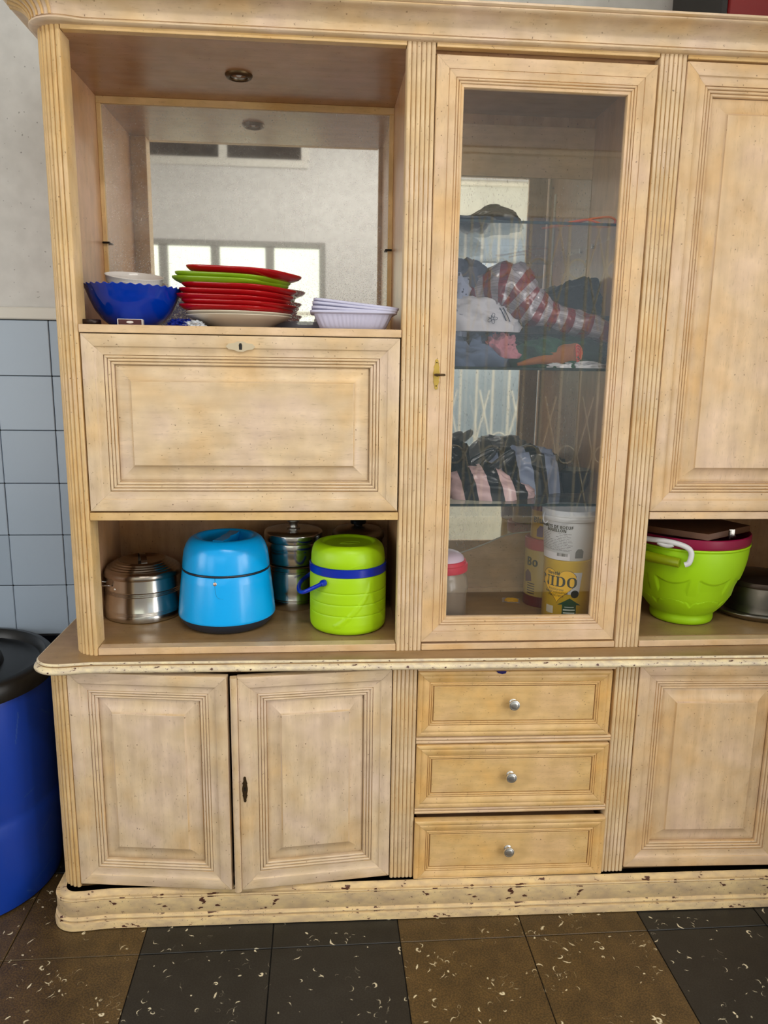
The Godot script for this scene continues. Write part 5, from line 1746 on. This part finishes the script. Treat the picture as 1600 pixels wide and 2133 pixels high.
	for f in [[-0.055, 0.05, 0.074], [-0.035, 0.03, 0.082], [0.035, 0.03, 0.083], [0.01, 0.058, 0.068]]:
		for pt in 5:
			var loop := PackedVector3Array()
			var d := Vector2(cos(TAU * pt / 5), sin(TAU * pt / 5))
			for k in 10:
				var a := TAU * k / 10
				var q := d * (0.0075 + 0.005 * cos(a)) + Vector2(-d.y, d.x) * 0.0035 * sin(a)
				loop.append(Vector3(f[0] + q.x, f[1] + q.y, f[2] - absf(f[0]) * 0.12))
			print_.tube(loop, 0.0006, 5, true)
	for k in 2:
		print_.tube(spline([Vector3(0.045 + 0.008 * k, 0.072, 0.05), Vector3(0.058 + 0.008 * k, 0.05, 0.068), Vector3(0.075 + 0.008 * k, 0.02, 0.064)], 6), 0.0011, 6)
	part("embroidery", print_, cloth(Color(0.03, 0.06, 0.2)), white)
	var patt := thing("folded_cloth", "grey-blue patterned cloth hanging at the end of the pile on the middle shelf", "cloth", Vector3(0.815, Y2 + 0.07, -0.2), "cloths piled on the middle glass shelf")
	var speck := Image.create(128, 128, false, Image.FORMAT_RGB8)
	speck.fill(Color(0.5, 0.52, 0.6))
	for k in 60:
		speck.fill_rect(Rect2i(fr.randi_range(0, 120), fr.randi_range(0, 120), fr.randi_range(2, 7), fr.randi_range(2, 7)), Color(0.1, 0.11, 0.2))
	var pm := cloth(Color.WHITE)
	pm.albedo_texture = tex(speck)
	var pmesh := mound(Vector3(0.075, 0.165, 0.085), 62, 0.3, 2.4, 0.8)
	planar_uv(pmesh, Vector3(9, 0, 2), Vector3(0, 9, 3))
	part("fabric", pmesh, pm, patt)
	var dark2 := thing("folded_cloth", "dark brown cloth lying flat between the green cloth and the checked one", "cloth", Vector3(1.1, Y2 + 0.08, -0.225), "cloths piled on the middle glass shelf")
	part("fabric", mound(Vector3(0.142, 0.062, 0.11), 63, 0.25, 2.4, 0.65), cloth(Color(0.055, 0.04, 0.035)), dark2)
	var blackc := thing("folded_cloth", "black cloth bunched up at the back of the pile on the middle shelf", "cloth", Vector3(1.155, Y2 + 0.13, -0.3), "cloths piled on the middle glass shelf")
	var bk := mound(Vector3(0.1, 0.13, 0.075), 64, 0.2, 1.5, 0.9)
	for i in bk.v.size():
		bk.v[i].y *= 0.6 + 3.2 * bk.v[i].x
	part("fabric", bk, cloth(Color(0.025, 0.025, 0.03)), blackc)
	# red and white checked cloth in a shiny wrapper
	var ck := thing("checked_cloth", "red and white checked cloth with a glossy fold, draped across the top of the pile", "cloth", Vector3(0, 0, 0))
	var W := 128
	var ci := Image.create(W, W, false, Image.FORMAT_RGB8)
	for y in W:
		for x in W:
			var a := 1 if x < W / 2 else 0
			var b := 1 if y < W / 2 else 0
			var thread := 0.78 if y % 32 < 5 else 1.0
			var base := Color(0.43, 0.045, 0.075) if a == 1 else Color(0.56, 0.53, 0.56)
			if b == 0:
				base = base.lerp(Color(0.36, 0.3, 0.33), 0.3)
			ci.set_pixel(x, y, base * thread)
	var cm := mat(Color.WHITE, 0.25)
	cm.albedo_texture = tex(ci)
	cm.clearcoat_enabled = true
	cm.clearcoat = 0.6
	cm.clearcoat_roughness = 0.12
	var path := [Vector3(0.87, 0.835, -0.2), Vector3(0.92, 0.856, -0.17), Vector3(0.975, 0.858, -0.15), Vector3(1.02, 0.822, -0.14), Vector3(1.075, 0.798, -0.135), Vector3(1.15, 0.78, -0.13), Vector3(1.235, 0.758, -0.125)]
	var cmesh := soft_roll(path, [0.012, 0.045, 0.066, 0.046, 0.033, 0.03, 0.024], [0.02, 0.05, 0.07, 0.066, 0.058, 0.052, 0.04], 71, 0.26, 48, 12)
	for i in cmesh.u.size():
		cmesh.u[i] = Vector2(cmesh.u[i].y * 11.0, cmesh.u[i].x * 12.0)
	part("fabric", cmesh, cm, ck)
	var gc := thing("patterned_cloth", "grey gauzy cloth bunched beside the raised fold of the checked cloth", "cloth", Vector3(0.875, Y2 + 0.135, -0.215))
	part("fabric", mound(Vector3(0.085, 0.1, 0.07), 66, 0.3, 2.4, 0.85), cloth(Color(0.25, 0.26, 0.33)), gc)

	# --- top glass shelf
	var Y1 := 1.0004
	var mb := thing("maroon_bag", "flat dark maroon plastic bag draped over the top glass shelf", "bag", Vector3(0.868, Y1, -0.2))
	var mm := mound(Vector3(0.115, 0.04, 0.1), 81, 0.22, 1.6, 0.8)
	for i in mm.v.size():
		mm.v[i].y *= 0.5 + 0.9 * smoothstep(-0.02, 0.07, mm.v[i].x) + 1.3 * smoothstep(0.03, 0.1, -mm.v[i].x)
	part("film", mm, mat(Color(0.06, 0.035, 0.045), 0.28), mb)
	var cord := thing("orange_cord", "looped orange cord lying on the top glass shelf", "cord", Vector3(1.13, Y1, -0.16))
	var co := MB.new()
	co.tube(spline([Vector3(-0.08, 0.003, 0.0), Vector3(-0.02, 0.012, 0.01), Vector3(0.03, 0.024, 0.02), Vector3(0.075, 0.03, 0.02), Vector3(0.092, 0.022, 0.02), Vector3(0.078, 0.008, 0.025), Vector3(0.04, 0.006, 0.03), Vector3(0.01, 0.012, 0.03), Vector3(-0.03, 0.004, 0.04)], 6), 0.0026, 8)
	co.tube(spline([Vector3(-0.07, 0.003, 0.02), Vector3(-0.01, 0.016, 0.03), Vector3(0.025, 0.02, 0.03), Vector3(0.06, 0.004, 0.045), Vector3(0.03, 0.003, 0.05)], 6), 0.0026, 8)
	part("strand", co, cloth(Color(0.8, 0.32, 0.02)), cord)
	var tong := thing("hook", "thin black wire hook hanging inside the display cabinet by the door frame", "hook", Vector3(0.842, 1.06, -0.24))
	part("wire", MB.new().tube(spline([Vector3(-0.022, 0.115, 0), Vector3(-0.014, 0.06, 0), Vector3(-0.006, 0.0, 0), Vector3(0.004, -0.004, 0), Vector3(0.008, 0.006, 0), Vector3(0.004, 0.06, 0), Vector3(-0.004, 0.112, 0)], 6), 0.0016, 6), M.black, tong)
	part("tip", mound(Vector3(0.009, 0.011, 0.006), 5, 0.1), M.black, tong)
	var tip := tong.get_node("tip")
	tip.rotation.x = PI
	tip.position.y = 0.006

# ------------------------------------------------------------------ drum, box and the things in the open bay
func build_outer_things() -> void:
	# blue plastic drum with a black lid
	var d := thing("drum", "big scuffed blue plastic drum with black lid, standing on the floor against the tiles", "drum", Vector3(-0.43, FLOOR_Y, -0.182))
	var r := 0.238
	var di := Image.create(512, 512, false, Image.FORMAT_RGB8)
	di.fill(Color(0.02, 0.22, 0.62))
	var q := RandomNumberGenerator.new()
	q.seed = 44
	for k in 90:
		var x := q.randf() * 512
		var y := q.randf() * 512
		var a := q.randf() * TAU
		for s in q.randi_range(6, 40):
			x += cos(a)
			y += sin(a)
			a += q.randfn() * 0.08
			di.set_pixel(posmod(int(x), 512), posmod(int(y), 512), Color(0.2, 0.32, 0.62))
	var dm := mat(Color.WHITE, 0.4)
	dm.albedo_texture = tex(di)
	part("body", MB.new().lathe(V2([0.0, 0.0, r - 0.014, 0.0, r - 0.005, 0.006, r - 0.001, 0.03, r + 0.004, 0.2, r + 0.004, 0.24, r + 0.0005, 0.25, r + 0.004, 0.262, r + 0.004, 0.44, r, 0.55, r - 0.006, 0.575, r - 0.012, 0.585, 0.0, 0.585]), 96), dm, d)
	part("lid", MB.new().lathe(V2([r - 0.03, 0.56, r + 0.004, 0.56, r + 0.012, 0.564, r + 0.014, 0.572, r + 0.012, 0.604, r + 0.005, 0.612, r - 0.008, 0.614, r - 0.016, 0.608, r - 0.022, 0.592, r - 0.032, 0.588, r - 0.05, 0.592, 0.13, 0.594, 0.0, 0.594]), 96), mat(Color(0.022, 0.022, 0.025), 0.36), d)
	var cap := part("lid_cap", MB.new().lathe(V2([0.13, 0.5935, 0.125, 0.612, 0.11, 0.624, 0.07, 0.63, 0.0, 0.631]), 64), mat(Color(0.045, 0.043, 0.048), 0.5), d)
	# red box on top of the unit
	var b := thing("red_crate", "bright red plastic crate with dark edge on top of the wall unit", "crate", Vector3(1.42, 1.3975, -0.24))
	part("body", MB.new().box(Vector3(0.012, 0, -0.12), Vector3(0.42, 0.3, 0.14), 0.006), mat(Color(0.46, 0.025, 0.04), 0.35), b)
	part("edge", MB.new().box(Vector3(-0.006, 0, -0.122), Vector3(0.0115, 0.3, 0.142), 0.003), mat(Color(0.06, 0.03, 0.03), 0.5), b)

	# lime basin with a pink one in it and a board over both
	var Y := 0.0182
	var lime := mat(Color(0.63, 0.83, 0.03), 0.45)
	var g := thing("basin", "lime green plastic basin with embossed petals and white handle, in the open bay", "basin", Vector3(1.493, Y, -0.175))
	var gp := [0.0, 0.0, 0.074, 0.0, 0.0785, 0.003, 0.0805, 0.009, 0.0805, 0.017, 0.079, 0.024, 0.082, 0.029]
	var pr := V2(gp)
	for k in 25:
		var t := k / 24.0
		pr.append(Vector2(0.086 + 0.066 * pow(sin(t * PI / 2), 0.85), 0.031 + 0.182 * t))
	var outer := pr.size()
	for e in [[0.1545, 0.2145], [0.1545, 0.218], [0.1525, 0.2195], [0.1495, 0.218], [0.147, 0.2], [0.12, 0.08], [0.08, 0.032], [0.0, 0.03]]:
		pr.append(Vector2(e[0], e[1]))
	var split := [0]
	var relief := func(a, i, p):
		var add := 0.0
		if p.y > 0.035 and p.y < 0.2 and i < split[0]:
			var u := fposmod(a + 0.28, TAU / 8.0) / (TAU / 8.0) * 2.0 - 1.0       # one petal in eight
			var top := 0.128 + 0.022 * u * u
			var bot := 0.092 - 0.02 * u * u * u * u - 0.012 * absf(u)
			var side := 0.86 - 0.2 * clampf((0.15 - p.y) / 0.1, 0.0, 1.0)
			if absf(u) < side and p.y < top and p.y > bot - 0.01:
				add -= 0.003 * smoothstep(0.0, 0.12, side - absf(u)) * smoothstep(0.0, 0.004, top - p.y)
			if p.y < bot:
				add += 0.0026 * smoothstep(0.0, 0.007, bot - p.y) * smoothstep(0.034, 0.06, p.y)
		return Vector2(p.x + add, p.y)
	var dp := dense_y(pr, outer, 0.0022)
	split[0] = dp.size() - 8
	part("body", lathe_rule(dp, 240, relief), lime, g)
	var lug := part("handle_lug", MB.new().tube(PackedVector3Array([Vector3(-0.166, 0.19, 0.02), Vector3(-0.14, 0.19, 0.088), Vector3(-0.084, 0.186, 0.137)]), [0.013, 0.013, 0.012], 14), mat(Color(0.55, 0.62, 0.01), 0.4), g)
	var hn := MB.new()
	hn.tube(spline([Vector3(-0.075, 0.184, 0.146), Vector3(-0.066, 0.19, 0.15), Vector3(-0.062, 0.212, 0.15), Vector3(-0.07, 0.226, 0.146), Vector3(-0.09, 0.234, 0.134), Vector3(-0.118, 0.238, 0.118), Vector3(-0.15, 0.238, 0.095), Vector3(-0.19, 0.236, 0.05), Vector3(-0.2, 0.21, 0.03)], 6), 0.0068, 14)
	hn.tube(spline([Vector3(-0.1, 0.231, 0.128), Vector3(-0.11, 0.227, 0.122), Vector3(-0.122, 0.2285, 0.114), Vector3(-0.13, 0.233, 0.108)], 4), 0.0062, 10)
	part("handle", hn, mat(Color(0.84, 0.84, 0.85), 0.35), g)
	var pk := thing("inner_basin", "magenta pink basin sitting inside the lime green one, under the wooden board", "basin", Vector3(1.493, Y + 0.06, -0.175))
	part("body", MB.new().lathe(V2([0.0, 0.0, 0.08, 0.0, 0.11, 0.05, 0.146, 0.152, 0.1525, 0.161, 0.154, 0.166, 0.154, 0.183, 0.1515, 0.1855, 0.149, 0.184, 0.142, 0.15, 0.105, 0.05, 0.0, 0.004]), 96), mat(Color(0.52, 0.025, 0.22), 0.4), pk)
	var bd := thing("chopping_board", "thick dark wooden board with a metal hinge, lying across the two basins", "board", Vector3(1.486, Y + 0.2462, -0.175))
	var om := MB.new()
	om.prism(V2([-0.016, 0.15, 0.148, 0.05, 0.05, -0.16, -0.17, -0.11, -0.18, 0.0]), 0.0, 0.0155, 0.2)
	part("plank", om, tri_mat(M.wood_h.albedo_texture, 2.0, 0.5, Color(0.42, 0.3, 0.22), Vector3(0.2, 0.1, 0.4)), bd)
	var hg := MB.new()
	hg.box(Vector3(0.062, -0.004, 0.1), Vector3(0.078, 0.018, 0.1035), 0.001)
	hg.tube(PackedVector3Array([Vector3(0.064, -0.007, 0.106), Vector3(0.064, 0.016, 0.106)]), 0.0028, 10)
	hg.tube(PackedVector3Array([Vector3(0.076, 0.0, 0.1), Vector3(0.078, 0.0, 0.106)]), 0.003, 10)
	part("hinge", hg, M.steel, bd)
	# steel tray and pot at the end
	var ty := thing("steel_tray", "round steel tray leaning low under a pot at the end of the open bay", "tray", Vector3(1.735, Y, -0.22))
	part("dish", MB.new().lathe(V2([0.0, 0.0, 0.115, 0.0, 0.122, 0.004, 0.128, 0.014, 0.134, 0.0155, 0.134, 0.018, 0.127, 0.0175, 0.119, 0.005, 0.0, 0.003]), 72), M.steel_dull, ty)
	var pt := thing("steel_saucepan", "dull steel saucepan with flat brown lid standing on the round tray", "pot", Vector3(1.745, Y + 0.0032, -0.235))
	part("body", MB.new().lathe(V2([0.0, 0.0, 0.086, 0.0, 0.09, 0.004, 0.09, 0.072, 0.092, 0.075, 0.0, 0.075]), 64), M.steel, pt)
	part("lid", MB.new().lathe(V2([0.085, 0.0751, 0.093, 0.0751, 0.094, 0.078, 0.09, 0.088, 0.07, 0.098, 0.03, 0.103, 0.0, 0.104]), 64), mat(Color(0.3, 0.25, 0.22), 0.35, 0.8), pt)

func dense_y(p: PackedVector2Array, upto: int, step: float) -> PackedVector2Array:
	var o := PackedVector2Array()
	for i in p.size() - 1:
		var n := maxi(1, int(p[i].distance_to(p[i + 1]) / step)) if i > 6 and i < upto - 1 else 1
		for k in n:
			o.append(p[i].lerp(p[i + 1], float(k) / n))
	o.append(p[p.size() - 1])
	return o

func _ready() -> void:
	rng.seed = 7
	make_camera_and_light()
	make_materials()
	build_room()
	build_upper()
	build_lower()
	build_shelf_things()
	build_niche_things()
	build_display_things()
	build_outer_things()
